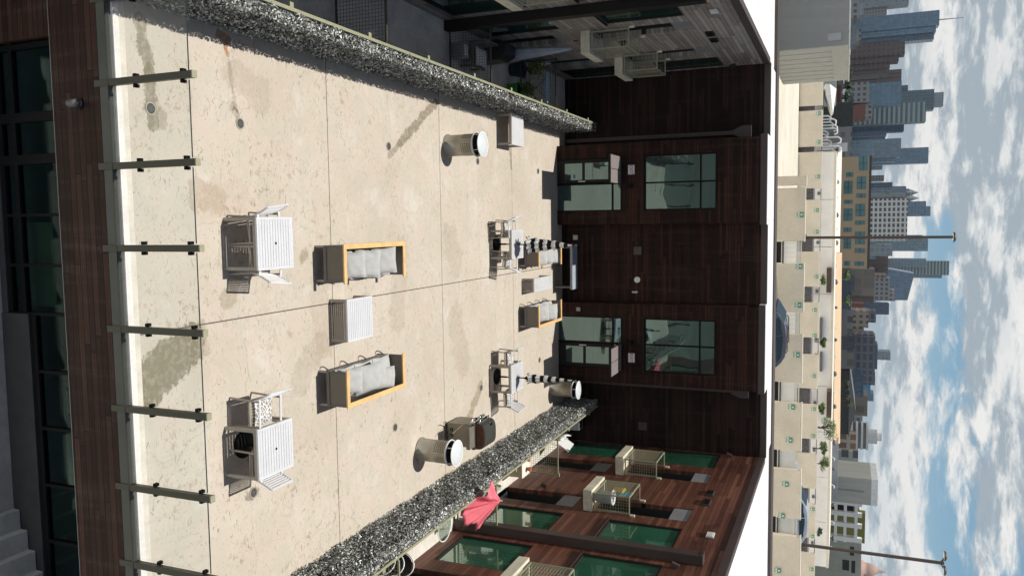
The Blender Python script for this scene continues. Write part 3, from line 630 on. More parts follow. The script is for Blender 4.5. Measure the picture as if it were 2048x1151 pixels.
MB().box(-6, 9, 9.63, 13.5, -3.6, -3.42).build('interior_floor', M['inter'], B)
MB().box(-6, 9, 13.5, 13.6, -3.42, -1.21).build('interior_wall', M['inter'], B)
MB().box(-6.0, -3.05, 9.35, 9.455, -3.4, -1.236).build('wood_panel', M['wood_fascia'], B)
tag(MB().box(-.1, 1.35, 9.72, 10.25, -3.4, -2.42).build('cabinet', M['counter'], bev=.01), 'tan cabinet standing just inside the shopfront glass', 'cabinet')
t = thing('printer', 'grey office printer behind the shopfront glass', 'printer', (3.0, 10.1, -3.42))
MB().box(2.75, 3.3, 9.8, 10.4, -3.42, -2.5).build('printer_body', M['frame_dk'], t, bev=.03); MB().box(2.82, 3.22, 9.85, 10.1, -2.495, -2.46).build('paper_tray', M['offwhite'], t)
st_ = MB()
for k in range(9): x = 4.88+.345*k; st_.box(x, x+.36 if k < 8 else 12, 4.0, 9.41, -3.4, -3.4+.165*(k+1)-.001*k)
tag(st_.build('stairs', M['ground'], bev=.012), 'worn pale concrete steps climbing beside the shopfront', 'stairs')
t = thing('wall_sconce', 'drum wall light on the brown board fascia under the guard', 'wall light', (-1.85, 8.85, -.85))
b = MB(); b.cyl((-1.85, 8.88, -.66), .085, .03, 20, 'y'); b.build('backplate', M['dark_steel'], t)
b = MB(); b.lathe([(.055, -.10), (.06, -.10), (.06, .10), (.055, .10), (.055, -.10)], (-1.85, 8.81, -.66), 24); b.build('shade', M['frame_dk'], t)
b = MB(); b.lathe([(.0, .07), (.035, .065), (.04, .04), (.03, 0), (0, -.02)], (-1.85, 8.81, -.66), 16); b.build('bulb', M['offwhite'], t)
# ------------------------------------------------------------------ hedge screens and side fences
def hedge(side, label):
    sg = -1 if side == 'L' else 1; X = -3.5 if side == 'L' else 6.98; rnd = random.Random(5 if sg > 0 else 9)
    T = thing('hedge_screen', label, 'hedge', (X, 19.3, 0)); y0, y1 = 7.6, 29.72
    if side == 'L': y0 = 8.9
    else: y0 = 9.2
    MB().box(X-.03, X+.05, y0, y1, .03, 1.16).build('backing', M['hedge_back'], T)
    b = MB(); vs = []; fs = []; N = 50000
    for i in range(N):
        y = rnd.uniform(y0, y1); q = rnd.random()
        if q < .70: z_ = rnd.uniform(.02, 1.22); x = X-sg*(rnd.uniform(.01, .13)+.03*math.sin(y*5)*math.sin(z_*7)); nn = Vector((-sg, 0, .3))
        elif q < .93: x = X+rnd.uniform(-.13, .13); z_ = 1.16+rnd.uniform(-.02, .09)*(1+.3*math.sin(y*7)); nn = Vector((0, 0, 1))
        else: x = X+sg*rnd.uniform(.04, .13); z_ = rnd.uniform(.2, 1.2); nn = Vector((sg, 0, .3))
        nn = (nn.normalized()+Vector((rnd.gauss(0, .55), rnd.gauss(0, .55), rnd.gauss(0, .55)))).normalized()
        a = nn.orthogonal().normalized(); c_ = nn.cross(a); th = rnd.uniform(0, 6.28); d = a*math.cos(th)+c_*math.sin(th); e = nn.cross(d)
        L = rnd.uniform(.021, .041); W = L*rnd.uniform(.38, .55); p = Vector((x, y, z_)); o = len(vs)
        vs += [p-d*L, p+e*W+nn*.006, p+d*L, p-e*W+nn*.006]; fs.append((o, o+1, o+2, o+3))
    b.add(vs, fs); b.build('foliage', M['hedge_leaf'], T)
hedge('L', 'shaded leafy hedge screen along the left patio fence'); hedge('R', 'sunlit glossy leafy hedge screen along the right patio fence')
def grid_panel(b, p0, ux, L, z0, z1, step=.10, r=.0045):
    p0, ux = Vector(p0), Vector(ux); n = max(1, int(L/step))
    for k in range(1, n): p = p0+ux*(L*k/n); b.bar((p.x, p.y, z0), (p.x, p.y, z1), r*2)
    m_ = int((z1-z0)/step)
    for k in range(1, m_): z_ = z0+(z1-z0)*k/m_; q = p0+ux*L; b.bar((p0.x, p0.y, z_), (q.x, q.y, z_), r*2)
for side, X, lab in (('L', -3.64, 'sage green steel fence with mesh behind the left hedge'), ('R', 7.13, 'sage green steel fence with mesh behind the right hedge')):
    T = thing('patio_fence', lab, 'fence', (X, 19, 0)); y0, y1 = 9.0, 29.74
    MB().bar((X, y0, 1.25), (X, y1, 1.25), .06, .035).build('top_rail', M['rail_green'], T); MB().bar((X, y0, .08), (X, y1, .08), .04).build('bottom_rail', M['rail_green'], T)
    y = y1-1.0; k = 0
    while y > y0:
        MB().bar((X, y, 0), (X, y, 1.232), .05).build('fence_post', M['rail_green'], T); sg = -1 if side == 'L' else 1
        MB().box(X+sg*.03, X+sg*.13, y-.05, y+.05, 1.20, 1.235).build('bracket_plate', M['rail_green'], T)
        y -= 2.45
    g = MB(); grid_panel(g, (X, y0, 0), (0, 1, 0), y1-y0, .1, 1.23, .1, .003); g.build('mesh_panel', M['mesh_dark'], T)
for side, yy, lab in (('L', 25.03, 'mesh divider in the shaded patios nearest the end building'), ('L', 19.88, 'mesh divider in the middle of the shaded left patios'), ('L', 14.6, 'mesh divider in the shaded left patios nearest the camera'),
                      ('R', 24.95, 'mesh divider in the sunlit patios nearest the end building'), ('R', 19.82, 'mesh divider behind the pink umbrella on the sunlit side'), ('R', 14.57, 'mesh divider in the sunlit right patios nearest the camera')):
    xa, xb = (-5.2, -3.70) if side == 'L' else (7.19, 8.42); T = thing('patio_divider', lab, 'divider', ((xa+xb)/2, yy, 0), group='mesh dividers between patios')
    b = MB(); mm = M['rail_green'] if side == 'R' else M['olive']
    for x in (xa, xb): b.bar((x, yy, 0), (x, yy, 1.27), .045)
    for z_ in (.08, 1.27): b.bar((xa, yy, z_), (xb, yy, z_), .04)
    b.build('frame', mm, T)
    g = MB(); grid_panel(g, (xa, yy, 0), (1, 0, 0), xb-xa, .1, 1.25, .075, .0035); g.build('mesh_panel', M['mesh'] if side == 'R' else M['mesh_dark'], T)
    xx = xa if side == 'L' else xb; MB().box(xx-.06, xx+.06, yy-.03, yy+.03, 1.292, 1.33).build('end_cap', mm, T)
# floor drains
dr = None
for i, (x, y) in enumerate([(-1.827, 9.62), (-1.81, 11.63), (-1.82, 16.70), (-1.79, 21.7), (-1.77, 26.74), (4.9, 11.6), (4.91, 16.68), (4.92, 21.69), (4.9, 26.7)]):
    ls = ['beside the left end of the near glass guard', 'left of the nearest dining table', 'on the left at the end of a long damp streak', 'just behind the left trash bin', 'near the left door of the end building', 'beside the nearest right dining table', 'near the right foreground trash bin', 'inside a damp patch behind the grill', 'near the right door of the end building']
    if dr is None:
        dr = thing('floor_drain', 'round floor drain '+ls[0], 'drain', (x, y, 0), group='round floor drains in the concrete')
        b = MB(); b.lathe([(.082, .004), (.105, .004), (.105, .010), (.082, .010), (.082, .004)], (0, 0, 0), 28, smooth=False); b.build('ring', M['bin'], dr, local=True)
        b = MB(); b.disc((0, 0, .003), .083); b.build('sump', M['seatsling'], dr, local=True)
        b = MB()
        for k in range(3): a = k*math.pi/3+.3; b.bar((-.082*math.cos(a), -.082*math.sin(a), .006), (.082*math.cos(a), .082*math.sin(a), .006), .009, .004)
        b.lathe([(.035, .004), (.042, .004), (.042, .008), (.035, .008), (.035, .004)], (0, 0, 0), 20); b.build('grate', M['frame_dk'], dr, local=True)
    else: dup(dr, (x, y, 0), label='round floor drain '+ls[i])
# ------------------------------------------------------------------ furniture
def slat_table(name, label, cx, cy, w, d, h, group=None, base=None, slats=12, along='x', rz=0.):
    T = thing(name, label, 'table', (0, 0, 0), group)
    x0, x1, y0, y1 = -w/2, w/2, -d/2, d/2; b = MB(); fw_ = .05
    b.box(x0, x1, y0, y0+fw_, h-.04, h); b.box(x0, x1, y1-fw_, y1, h-.04, h); b.box(x0, x0+fw_, y0+fw_, y1-fw_, h-.04, h-.001); b.box(x1-fw_, x1, y0+fw_, y1-fw_, h-.04, h-.001)
    b.build('top_frame', M['alu'], T, bev=.004, local=True)
    b = MB(); W = (d if along == 'x' else w)-2*fw_
    for k in range(slats):
        a = -W/2+W*k/slats+.004; e = -W/2+W*(k+1)/slats-.004
        if along == 'x': b.box(x0+fw_, x1-fw_, a, e, h-.018, h-.002)
        else: b.box(a, e, y0+fw_, y1-fw_, h-.018, h-.002)
    b.build('slats', M['alu'], T, local=True)
    for sx in (-1, 1):
        for sy in (-1, 1):
            b = MB(); xx, yy = sx*(w/2-.032), sy*(d/2-.032); b.box(xx-.03, xx+.03, yy-.03, yy+.03, 0, h-.041); b.build('leg', M['alu_leg'], T, local=True, bev=.004)
    b = MB(); b.box(x0+.01, x1-.01, y0+.004, y0+.035, h-.10, h-.041); b.box(x0+.01, x1-.01, y1-.035, y1-.004, h-.10, h-.041); b.box(x0+.004, x0+.035, y0+.04, y1-.04, h-.10, h-.041); b.box(x1-.035, x1-.004, y0+.04, y1-.04, h-.10, h-.041); b.build('apron', M['alu_leg'], T, local=True)
    if h > .6: MB().cyl((0, 0, h-.001), .024, .004, 16).build('umbrella_hole', M['black'], T, local=True)
    T.location = (cx, cy, 0); T.rotation_euler = (0, 0, rz); return T
G = 'square slatted dining tables'
slat_table('dining_table', 'slatted dining table nearest the camera on the left, bare top', .315, 11.58, .92, .96, .73, G)
slat_table('dining_table', 'slatted dining table nearest the camera on the right, patterned cushion beside it', 3.95, 11.39, .90, .94, .73, G, rz=.0)
slat_table('dining_table', 'far slatted dining table with striped umbrella before the sofas', .67, 22.96, .88, .92, .73, G)
slat_table('dining_table', 'far slatted dining table with striped umbrella near the grill', 4.76, 22.8, .86, .96, .73, G)
slat_table('coffee_table', 'low slatted coffee table between the two near sofas', 2.01, 14.62, .90, .96, .45, 'low slatted coffee tables', slats=12)
slat_table('coffee_table', 'narrow low slatted coffee table between the two far sofas', 2.11, 25.95, .46, 1.72, .45, 'low slatted coffee tables', slats=5, along='y')
t = slat_table('side_table', 'pale boxy side table against the left hedge', -2.85, 23.65, .94, .98, .50, None, slats=1)
def chair_proto():
    T = thing('dining_chair', None, 'chair', (0, 0, 0), 'slatted aluminium dining armchairs')
    w = .56; d = .50   # faces +x
    for sy in (-1, 1):
        y = sy*w/2
        for nm, pts in (('leg', [(-.25, y, 0), (-.21, y, .64)]), ('leg', [(.25, y, 0), (.23, y, .64)])):
            MB().bar(*pts, .035, .028).build(nm, M['alu_leg'], T, local=True)
        MB().bar((-.27, y, .655), (.26, y, .655), .045, .022).build('armrest', M['alu'], T, local=True, bev=.004)
    b = MB(); b.bar((-.22, -w/2, .41), (-.22, w/2, .41), .03); b.bar((.22, -w/2, .42), (.22, w/2, .42), .03); b.bar((-.22, -w/2+.02, .41), (.22, -w/2+.02, .42), .025); b.bar((-.22, w/2-.02, .41), (.22, w/2-.02, .42), .025); b.build('seat_frame', M['alu_leg'], T, local=True)
    b = MB()
    for k in range(8): x = -.19+.054*k; b.box(x, x+.045, -w/2+.035, w/2-.035, .428, .442)
    b.build('seat', M['alu_leg'], T, local=True)
    b = MB(); n = 9; prof = [(-.215-.16*(k/n)**1.4, .46+.42*k/n) for k in range(n+1)]
    for k in range(n):
        (xa, za), (xb, zb) = prof[k], prof[k+1]; t = .12*(zb-za)
        b.bar((xa+(xb-xa)*.5, -w/2+.02, (za+zb)/2), (xa+(xb-xa)*.5, w/2-.02, (za+zb)/2), .012, (zb-za)*.94)
    b.build('backrest', M['alu'], T, local=True)
    b = MB()
    for sy in (-1, 1):
        for k in range(n): (xa, za), (xb, zb) = prof[k], prof[k+1]; b.bar((xa, sy*w/2, za), (xb, sy*w/2, zb), .03, .028)
    b.bar((prof[-1][0], -w/2, prof[-1][1]), (prof[-1][0], w/2, prof[-1][1]), .028); b.build('back_frame', M['alu'], T, local=True)
    return T
cp = chair_proto()
chairs = [(.04, 11.52, .10, 'dining chair left of the nearest left table, tucked in', 0), (.63, 11.52, math.pi-.10, 'dining chair right of the nearest left table, tucked in', 0),
          (3.28, 11.36, -.03, 'dining chair with patterned seat cushion pulled out from the near right table', 2), (4.20, 11.33, math.pi, 'dining chair tucked under the right side of the near right table', 0),
          (.20, 22.72, .08, 'dining chair with pale cushion left of the far table before the sofas', 1), (1.16, 22.80, math.pi-.16, 'dining chair with pale cushion right of the far table before the sofas', 1),
          (4.20, 22.80, -.02, 'dining chair with pale cushion left of the far table by the grill', 1), (5.38, 22.72, math.pi+.12, 'dining chair with pale cushion right of the far table by the grill', 1)]
def cushion_mb(c, sx, sy, sz, puff=.5, n=10):
    b = MB(); vs = []; fs = []
    for s_ in (1, -1):
        o = len(vs)
        for i in range(n+1):
            for j in range(n+1):
                u, v = 2*i/n-1, 2*j/n-1; h = ((1-u**4)*(1-v**4))**.5; pin = 1-.07*(abs(u)**3*(1-abs(v))+abs(v)**3*(1-abs(u)))
                wr = 1+.05*math.sin(u*7+v*3)+.04*math.sin(v*9-u*4)
                vs.append((c[0]+u*sx/2*pin, c[1]+v*sy/2*pin, c[2]+s_*sz/2*h*wr))
        for i in range(n):
            for j in range(n):
                q = (o+i*(n+1)+j, o+(i+1)*(n+1)+j, o+(i+1)*(n+1)+j+1, o+i*(n+1)+j+1); fs.append(q if s_ > 0 else q[::-1])
    return b.add(vs, fs, True)
for i, (x, y, rz, lab, cu) in enumerate(chairs):
    if i == 0: cp.location = (x, y, 0); cp.rotation_euler = (0, 0, rz); cp['label'] = lab
    else: dup(cp, (x, y, 0), rz, lab)
    if cu:
        o = cushion_mb((0, 0, 0), .46, .46, .10).build('seat_cushion', M['cushion_pat'], local=True); o.location = (x+.02*math.cos(rz), y, .50); o.rotation_euler = (0, 0, rz)
        tag(o, {2: 'seat cushion with leafy grey pattern on the pulled out near right chair', 4: 'pale patterned cushion on the left chair of the far table before the sofas', 5: 'pale patterned cushion on the right chair of the far table before the sofas', 6: 'pale patterned cushion on the left chair of the far table by the grill', 7: 'pale patterned cushion on the right chair of the far table by the grill'}[i], 'cushion', 'chair seat cushions')
def umb_base(x, y, lab):
    T = thing('umbrella_base', lab, 'umbrella base', (x, y, 0)); b = MB(); b.lathe([(0, 0), (.25, 0), (.255, .03), (.22, .06), (.08, .085), (.05, .10), (0, .10)], (x, y, 0), 32); b.build('weight', M['black'], T)
    MB().cyl((x, y, .08), .028, .26).build('sleeve', M['black'], T); return T
umb_base(3.93, 11.38, 'round black umbrella base under the near right table, no umbrella'); umb_base(.67, 22.96, 'round black umbrella base under the far table before the sofas'); umb_base(4.79, 22.86, 'round black umbrella base under the far table by the grill')
def closed_umbrella(x, y, rad, lean, lab, seed):
    T = thing('striped_umbrella', lab, 'umbrella', (x, y, .35), 'closed striped umbrellas'); rnd = random.Random(seed)
    tip = Vector((x+lean[0], y+lean[1], 2.56)); bot = Vector((x, y, .35))
    MB().tube([bot, tip], .019, 12).build('pole', M['black'], T)
    ph = rnd.uniform(0, 6); ax = (tip-Vector((x, y, 0)))/2.56
    b = MB(); n = 48; prof = []
    for k in range(26): z_ = 1.08+(2.50-1.08)*k/25; t = 1-k/25; prof.append((max(.022, rad*(t**.8)*(1+.12*math.sin(k*1.3+ph))), z_))
    vs = []; fs = []
    for r_, z_ in prof:
        for k in range(n):
            q = 2*math.pi*k/n; rr = r_*(1+.20*math.cos(8*q+z_*1.5+ph)+.07*math.cos(3*q+ph+z_*5)); c_ = ax*z_; vs.append((x+c_.x+rr*math.cos(q), y+c_.y+rr*math.sin(q), z_+.04*math.sin(8*q+ph)*(z_ < 1.2)))
    for i in range(len(prof)-1):
        for k in range(n): fs.append((i*n+k, i*n+(k+1) % n, (i+1)*n+(k+1) % n, (i+1)*n+k))
    b.add(vs, fs, True); b.build('canopy', M['stripes'], T, solid=.004)
    b = MB()
    for k in range(8): q = 2*math.pi*k/8; b.bar((x+.02*math.cos(q), y+.02*math.sin(q), 1.55), (x+rad*.75*math.cos(q), y+rad*.75*math.sin(q), 1.02), .008)
    b.lathe([(.03, .95), (.045, .97), (.045, 1.04), (.03, 1.06)], (x, y, 0), 16); b.build('ribs', M['black'], T)
    b = MB(); b.lathe([(.03, 0), (.028, .03), (.01, .06), (0, .07)], tip, 12); b.build('finial', M['frame_dk'], T)
closed_umbrella(.67, 22.96, .22, (.04, 0), 'closed black and white striped umbrella over the far table before the sofas, fuller', 1)
closed_umbrella(4.79, 22.86, .135, (-.02, 0), 'slim closed black and white striped umbrella over the far table near the grill', 4)
def sofa(name, label, x0, x1, y0, y1, back, cush):
    T = thing(name, label, 'sofa', ((x0+x1)/2, (y0+y1)/2, 0), 'teak rimmed outdoor sofas'); h = .72; rw = .10
    bx0, bx1 = (x0, x0+rw) if back < 0 else (x1-rw, x1)
    b = MB(); b.box(x0, x1, y0, y0+rw, h-.035, h); b.box(x0, x1, y1-rw, y1, h-.035, h); b.box(bx0, bx1, y0+rw+.001, y1-rw-.001, h-.035, h-.001); b.build('teak_rim', M['teak'], T, bev=.006)
    ix = .02; b = MB(); fx0, fx1 = (x0+ix, x1-.04) if back < 0 else (x0+.04, x1-ix)
    b.box(fx0, fx1, y0+.035, y0+.05, .27, h-.036); b.box(fx0, fx1, y1-.05, y1-.035, .27, h-.036); q = (x0+.035, x0+.05) if back < 0 else (x1-.05, x1-.035); b.box(*q, y0+.051, y1-.051, .27, h-.036); b.build('woven_panel', M['weave'], T)
    b = MB(); b.box(fx0, fx1, y0+.02, y0+.06, .20, .27); b.box(fx0, fx1, y1-.06, y1-.02, .20, .27); b.box(fx0, fx0+.04, y0+.06, y1-.06, .20, .269); b.box(fx1-.04, fx1, y0+.06, y1-.06, .20, .269); b.box(fx0+.04, fx1-.04, y0+.06, y1-.06, .23, .262)
    for yy in (y0+.022, y1-.058): b.box(fx0, fx0+.035, yy, yy+.036, .27, h-.036); b.box(fx1-.035, fx1, yy, yy+.036, .27, h-.036)
    b.build('frame', M['frame_dk'], T)
    fxx = fx1 if back < 0 else fx0; bxx = fx0 if back < 0 else fx1; sg = 1 if back < 0 else -1
    for yy in (y0+.04, y1-.04):
        MB().bar((bxx+sg*.02, yy, .2), (bxx+sg*.02, yy, 0), .04).build('leg', M['alu_leg'], T); MB().bar((fxx-sg*.02, yy, .2), (fxx-sg*.02, yy, 0), .04).build('leg', M['alu_leg'], T)
    b = MB()
    for k in range(4): yy = y0+.1+(y1-y0-.2)*k/3; b.bar((fxx, yy, .21), (fxx+sg*.06, yy, .10), .02); b.bar((fxx+sg*.06, yy, .10), (fxx+sg*.06, yy+.05, .0), .02)
    b.build('front_foot_and_shadow', M['frame_dk'], T)  # dark bars stand for the front feet and their shadow together
    inner = (bx1 if back < 0 else x0+.02), (x1-.02 if back < 0 else bx0)
    ns = 3; 
    for k in range(ns):
        a = y0+rw+(y1-y0-2*rw)*k/ns; e = y0+rw+(y1-y0-2*rw)*(k+1)/ns
        o = cushion_mb((0, 0, 0), inner[1]-inner[0]-.02, e-a-.01, .17).build('seat_cushion', M['fabric'], T, local=True); o.location = ((inner[0]+inner[1])/2-T.location.x, (a+e)/2-T.location.y, .355)
    for (dx, cy, w_, hh, tilt, yaw) in cush:
        o = cushion_mb((0, 0, 0), w_, hh, .21).build('pillow', M['fabric'], local=True)
        o.location = ((inner[0]+inner[1])/2+dx, cy, .46+.5*hh*math.sin(tilt)); o.rotation_euler = (tilt, 0, yaw)
        o['label'] = 'TMP'; o['category'] = 'cushion'; pil.append(o)
    return T
pil = []
sofa('outdoor_sofa', 'teak rimmed sofa in the left foreground, open side toward the coffee table', .40, 1.20, 13.68, 16.13, -1, [(.0, 14.18, .56, .56, .55, .04), (.0, 14.72, .60, .62, .5, -.08), (-.03, 15.38, .58, .62, .5, .06)])
sofa('outdoor_sofa', 'teak rimmed sofa in the right foreground, backed away from the coffee table', 2.95, 3.74, 13.66, 16.0, 1, [(-.06, 14.05, .54, .52, .45, -.05), (-.02, 14.72, .62, .86, .38, .12), (.12, 15.45, .50, .50, .3, -.1)])
sofa('outdoor_sofa', 'far sofa partly hidden by the striped umbrella before the end wall', .73, 1.50, 24.83, 27.15, -1, [(.05, 25.35, .54, .54, .5, .1), (.0, 25.95, .56, .56, .45, -.1), (.05, 26.5, .5, .54, .45, .1)])
sofa('outdoor_sofa', 'far teak rimmed sofa right of the narrow coffee table', 2.75, 3.50, 24.78, 27.12, 1, [(-.02, 25.4, .60, .60, .5, .12), (.03, 26.3, .58, .58, .5, -.1)])
pn = ['nearest scatter cushion on the left foreground sofa', 'middle scatter cushion on the left foreground sofa', 'farthest scatter cushion on the left foreground sofa', 'nearest scatter cushion on the right foreground sofa', 'large middle scatter cushion on the right foreground sofa', 'farthest scatter cushion on the right foreground sofa',
      'nearest scatter cushion on the far sofa behind the umbrella', 'middle scatter cushion on the far sofa behind the umbrella', 'farthest scatter cushion on the far sofa behind the umbrella', 'nearer scatter cushion on the far right sofa', 'farther scatter cushion on the far right sofa']
for o, l in zip(pil, pn): o['label'] = 'grey '+l; o['group'] = 'grey scatter cushions on the sofas'; o.name = 'scatter_cushion'
T = thing('wall_bench', 'long grey bench against the end wall behind the far sofas', 'bench', (1.7, 28.6, 0))
MB().box(.85, 2.5, 28.25, 28.85, .66, .75).build('top', M['bluegrey'], T, bev=.006)
for x in (.95, 2.42): MB().box(x-.03, x+.03, 28.28, 28.8, 0, .70).build('leg', M['frame_dk'], T)
# trash bins
def bin_proto():
    T = thing('trash_bin', None, 'trash bin', (0, 0, 0), 'round steel trash bins with dome lids')
    b = MB(); b.lathe([(.30, 0), (.315, .01), (.315, .04), (.285, .05), (.285, .84), (.30, .84), (.27, .84), (.27, .06), (0, .05)], (0, 0, 0), 40); b.build('body', M['bin'], T, local=True)
    b = MB(); b.lathe([(.262, .60), (.262, .86), (.255, .86), (.25, .62), (0, .60)], (0, 0, 0), 32); b.build('liner', M['liner'], T, local=True)
    b = MB(); pts = [(.315*math.cos(2*math.pi*k/36), .315*math.sin(2*math.pi*k/36), .86) for k in range(36)]; b.tube(pts, .022, 8, closed=True); b.build('rim', M['bin_top'], T, local=True)
    b = MB(); b.lathe([(0, 1.10), (.12, 1.095), (.24, 1.075), (.32, 1.045), (.33, 1.035), (.32, 1.025), (.22, 1.05), (0, 1.07)], (0, 0, 0), 40); b.build('lid', M['bin_top'], T, local=True)
    b = MB(); pts = [(.325*math.cos(2*math.pi*k/36), .325*math.sin(2*math.pi*k/36), 1.035) for k in range(36)]; b.tube(pts, .016, 8, closed=True); b.build('lid_rim', M['white'], T, local=True)
    for k in range(4): a = k*math.pi/2+.6; MB().bar((.29*math.cos(a), .29*math.sin(a), .84), (.29*math.cos(a), .29*math.sin(a), 1.04), .035, .012).build('support', M['bin_top'], T, local=True)
    b = MB()
    for z_ in (.52, .58, .64, .70, .76):
        for k in range(30):
            if k % 8 in (6, 7): continue
            a = 2*math.pi*k/32; c_ = (.2875*math.cos(a), .2875*math.sin(a), z_); b.obox(c_, (.006, .030, .013), (0, 0, a))
    b.build('slot_pattern', M['slot'], T, local=True)['kind'] = 'stuff'
    b = MB()
    for k in range(4): a = 2*math.pi*(k*8+6.5)/32; b.obox((.288*math.cos(a), .288*math.sin(a), .44), (.008, .014, .78), (0, 0, a))
    b.build('seam', M['bin'], T, local=True); return T
bp = bin_proto(); bp.location = (-2.08, 19.80, 0); bp['label'] = 'trash bin standing alone on the left near the hedge'
dup(bp, (5.79, 17.93, 0), .3, 'trash bin in the right foreground before the grill'); dup(bp, (6.18, 28.0, 0), .7, 'far trash bin in the right corner by the end building')
# grill
T = thing('gas_grill', 'closed steel gas grill standing against the right hedge', 'grill', (5.75, 19.75, 0))
MB().box(5.42, 6.05, 19.32, 20.1, .06, .80).build('cabinet', M['grill_cab'], T, bev=.01)
b = MB()
for k in range(3):
    for j in range(2): b.box(5.55+.15*k, 5.64+.15*k, 19.312, 19.319, .16+.05*j, .185+.05*j)
b.build('vents', M['black'], T)
MB().box(5.38, 6.09, 19.28, 20.14, .802, .90).build('firebox', M['grill'], T, bev=.01)
MB().box(5.42, 6.0, 18.98, 19.275, .86, .90).build('side_shelf', M['grill_cab'], T, bev=.008); MB().box(5.42, 6.0, 18.96, 18.985, .80, .90).build('shelf_lip', M['grill_cab'], T)
b = MB(); n = 14; spw = lambda v, e: math.copysign(abs(v)**e, v); prof = [(5.73+.36*spw(math.cos(math.pi*k/n), .62), .905+.26*spw(math.sin(math.pi*k/n), .62)) for k in range(n+1)]
b.prism(prof, 'y', 19.36, 20.10); b.build('lid', M['grill'], T)
b = MB(); prof2 = [(5.73+.33*spw(math.cos(math.pi*k/n), .62), .905+.235*spw(math.sin(math.pi*k/n), .62)) for k in range(n+1)]; b.prism(prof2, 'y', 19.345, 19.358); b.build('lid_end', M['rust'], T)
b = MB(); b.tube([(5.40, 19.42, .98), (5.29, 19.45, 1.0), (5.28, 19.75, 1.0), (5.29, 20.0, 1.0), (5.40, 20.03, .98)], .014, 10); b.build('lid_handle', M['chrome'], T)
MB().box(5.33, 5.378, 19.28, 20.14, .76, .90).build('control_panel', M['chrome'], T, bev=.006)
for k in range(5): MB().cyl((5.27, 19.4+.155*k, .83), .035, .05, 14, 'x').build('knob', M['black'] if k % 2 else M['chrome'], T)
for (cx, cy) in ((5.5, 19.38), (5.97, 19.38), (5.5, 20.04), (5.97, 20.04)): MB().cyl((cx-.015, cy, .03), .03, .03, 12, 'x').build('caster', M['black'], T)
b = MB(); b.tube([(5.33, 19.35, .84), (5.26, 19.2, .95), (5.2, 19.1, 1.0), (5.22, 19.0, .9)], .012, 8); b.tube([(5.3, 19.3, .95), (5.18, 19.32, 1.05), (5.2, 19.5, 1.02)], .012, 8); b.build('tool_hooks', M['chrome'], T)
b = MB(); b.tube([at(905, 867, Z=.5), Vector((5.42, 19.25, .55)), Vector((5.36, 19.3, .8))], .008, 6); b.build('gas_hose', mat('tan_hose', (.35, .26, .12), .6), T)
MB().box(5.425, 5.50, 19.7, 19.85, 1.13, 1.17).build('thermometer', M['chrome'], T)
# ------------------------------------------------------------------ right patios
T = thing('garden_umbrella', 'drooping pink red umbrella half closed over the right patio fence', 'umbrella', (7.72, 19.0, 0))
tipP = at(1000, 996, Y=18.7); 
MB().cyl((7.35, 18.75, 0), .02, 1.4).build('pole', M['chrome'], T)
tip = at(1000, 1000, Y=18.9)
rim = [(982, 963, 18.6), (972, 990, 18.55), (915, 1008, 18.35), (921, 1030, 18.15), (927, 1058, 18.3), (940, 1044, 18.5), (953, 1059, 18.7), (975, 1030, 19.15), (985, 1010, 19.4), (990, 985, 19.2)]
rimv = [at(a, b_, Y=c_) for a, b_, c_ in rim]
b = MB(); vs = []; fs = []; K = 6; n = len(rimv)
rimv2 = []
for i in range(n):
    for j in range(5): t_ = j/5; q_ = rimv[i].lerp(rimv[(i+1) % n], t_); rimv2.append(q_.lerp(tip, .06*math.sin(t_*math.pi))+Vector((.03*math.sin(j*2.1+i), .03*math.cos(i*1.7+j), 0)))
n0 = n; n = len(rimv2); K = 10
for k in range(K+1):
    t = k/K
    for i, rv in enumerate(rimv2):
        p = tip.lerp(rv, t); f_ = math.sin(i/5*math.pi)*math.sin(t*math.pi*.9); vs.append(p+Vector((.03*math.sin(i*.9+k*.5)*t, 0, -.035*abs(f_)+.015*math.sin(i*1.3+k))))
for k in range(K):
    for i in range(n): fs.append((k*n+i, k*n+(i+1) % n, (k+1)*n+(i+1) % n, (k+1)*n+i))
b.add(vs, fs, True); b.build('canopy', M['red'], T, solid=.006)
b = MB()
for rv in rimv[::2]: b.bar(tip-Vector((0, 0, .03)), rv-Vector((0, 0, .03)), .012)
b.build('ribs', M['chrome'], T)
b = MB(); b.tube([tip, tip+Vector((.01, .02, .06))], .015, 8); b.build('finial', M['white'], T)
pt = at(905, 1038, Z=.74)
def round_table(label, x, y, r, h, top, leg):
    T = thing('round_table', label, 'table', (x, y, 0)); b = MB(); b.lathe([(0, h-.012), (r, h-.012), (r, h), (0, h)], (x, y, 0), 36, smooth=False); b.build('table_top', top, T)
    b = MB(); b.tube([(x+r*math.cos(2*math.pi*k/36), y+r*math.sin(2*math.pi*k/36), h-.006) for k in range(36)], .014, 8, closed=True); b.build('edge_ring', M['white'], T)
    for k in range(4): a = k*math.pi/2+.7; MB().tube([(x+.3*r*math.cos(a), y+.3*r*math.sin(a), h-.02), (x+.75*r*math.cos(a), y+.75*r*math.sin(a), 0)], .012, 8).build('leg', leg, T)
round_table('round glass patio table beside the pink umbrella', 7.68, 17.75, .36, .74, M['acrylic'], M['white'])
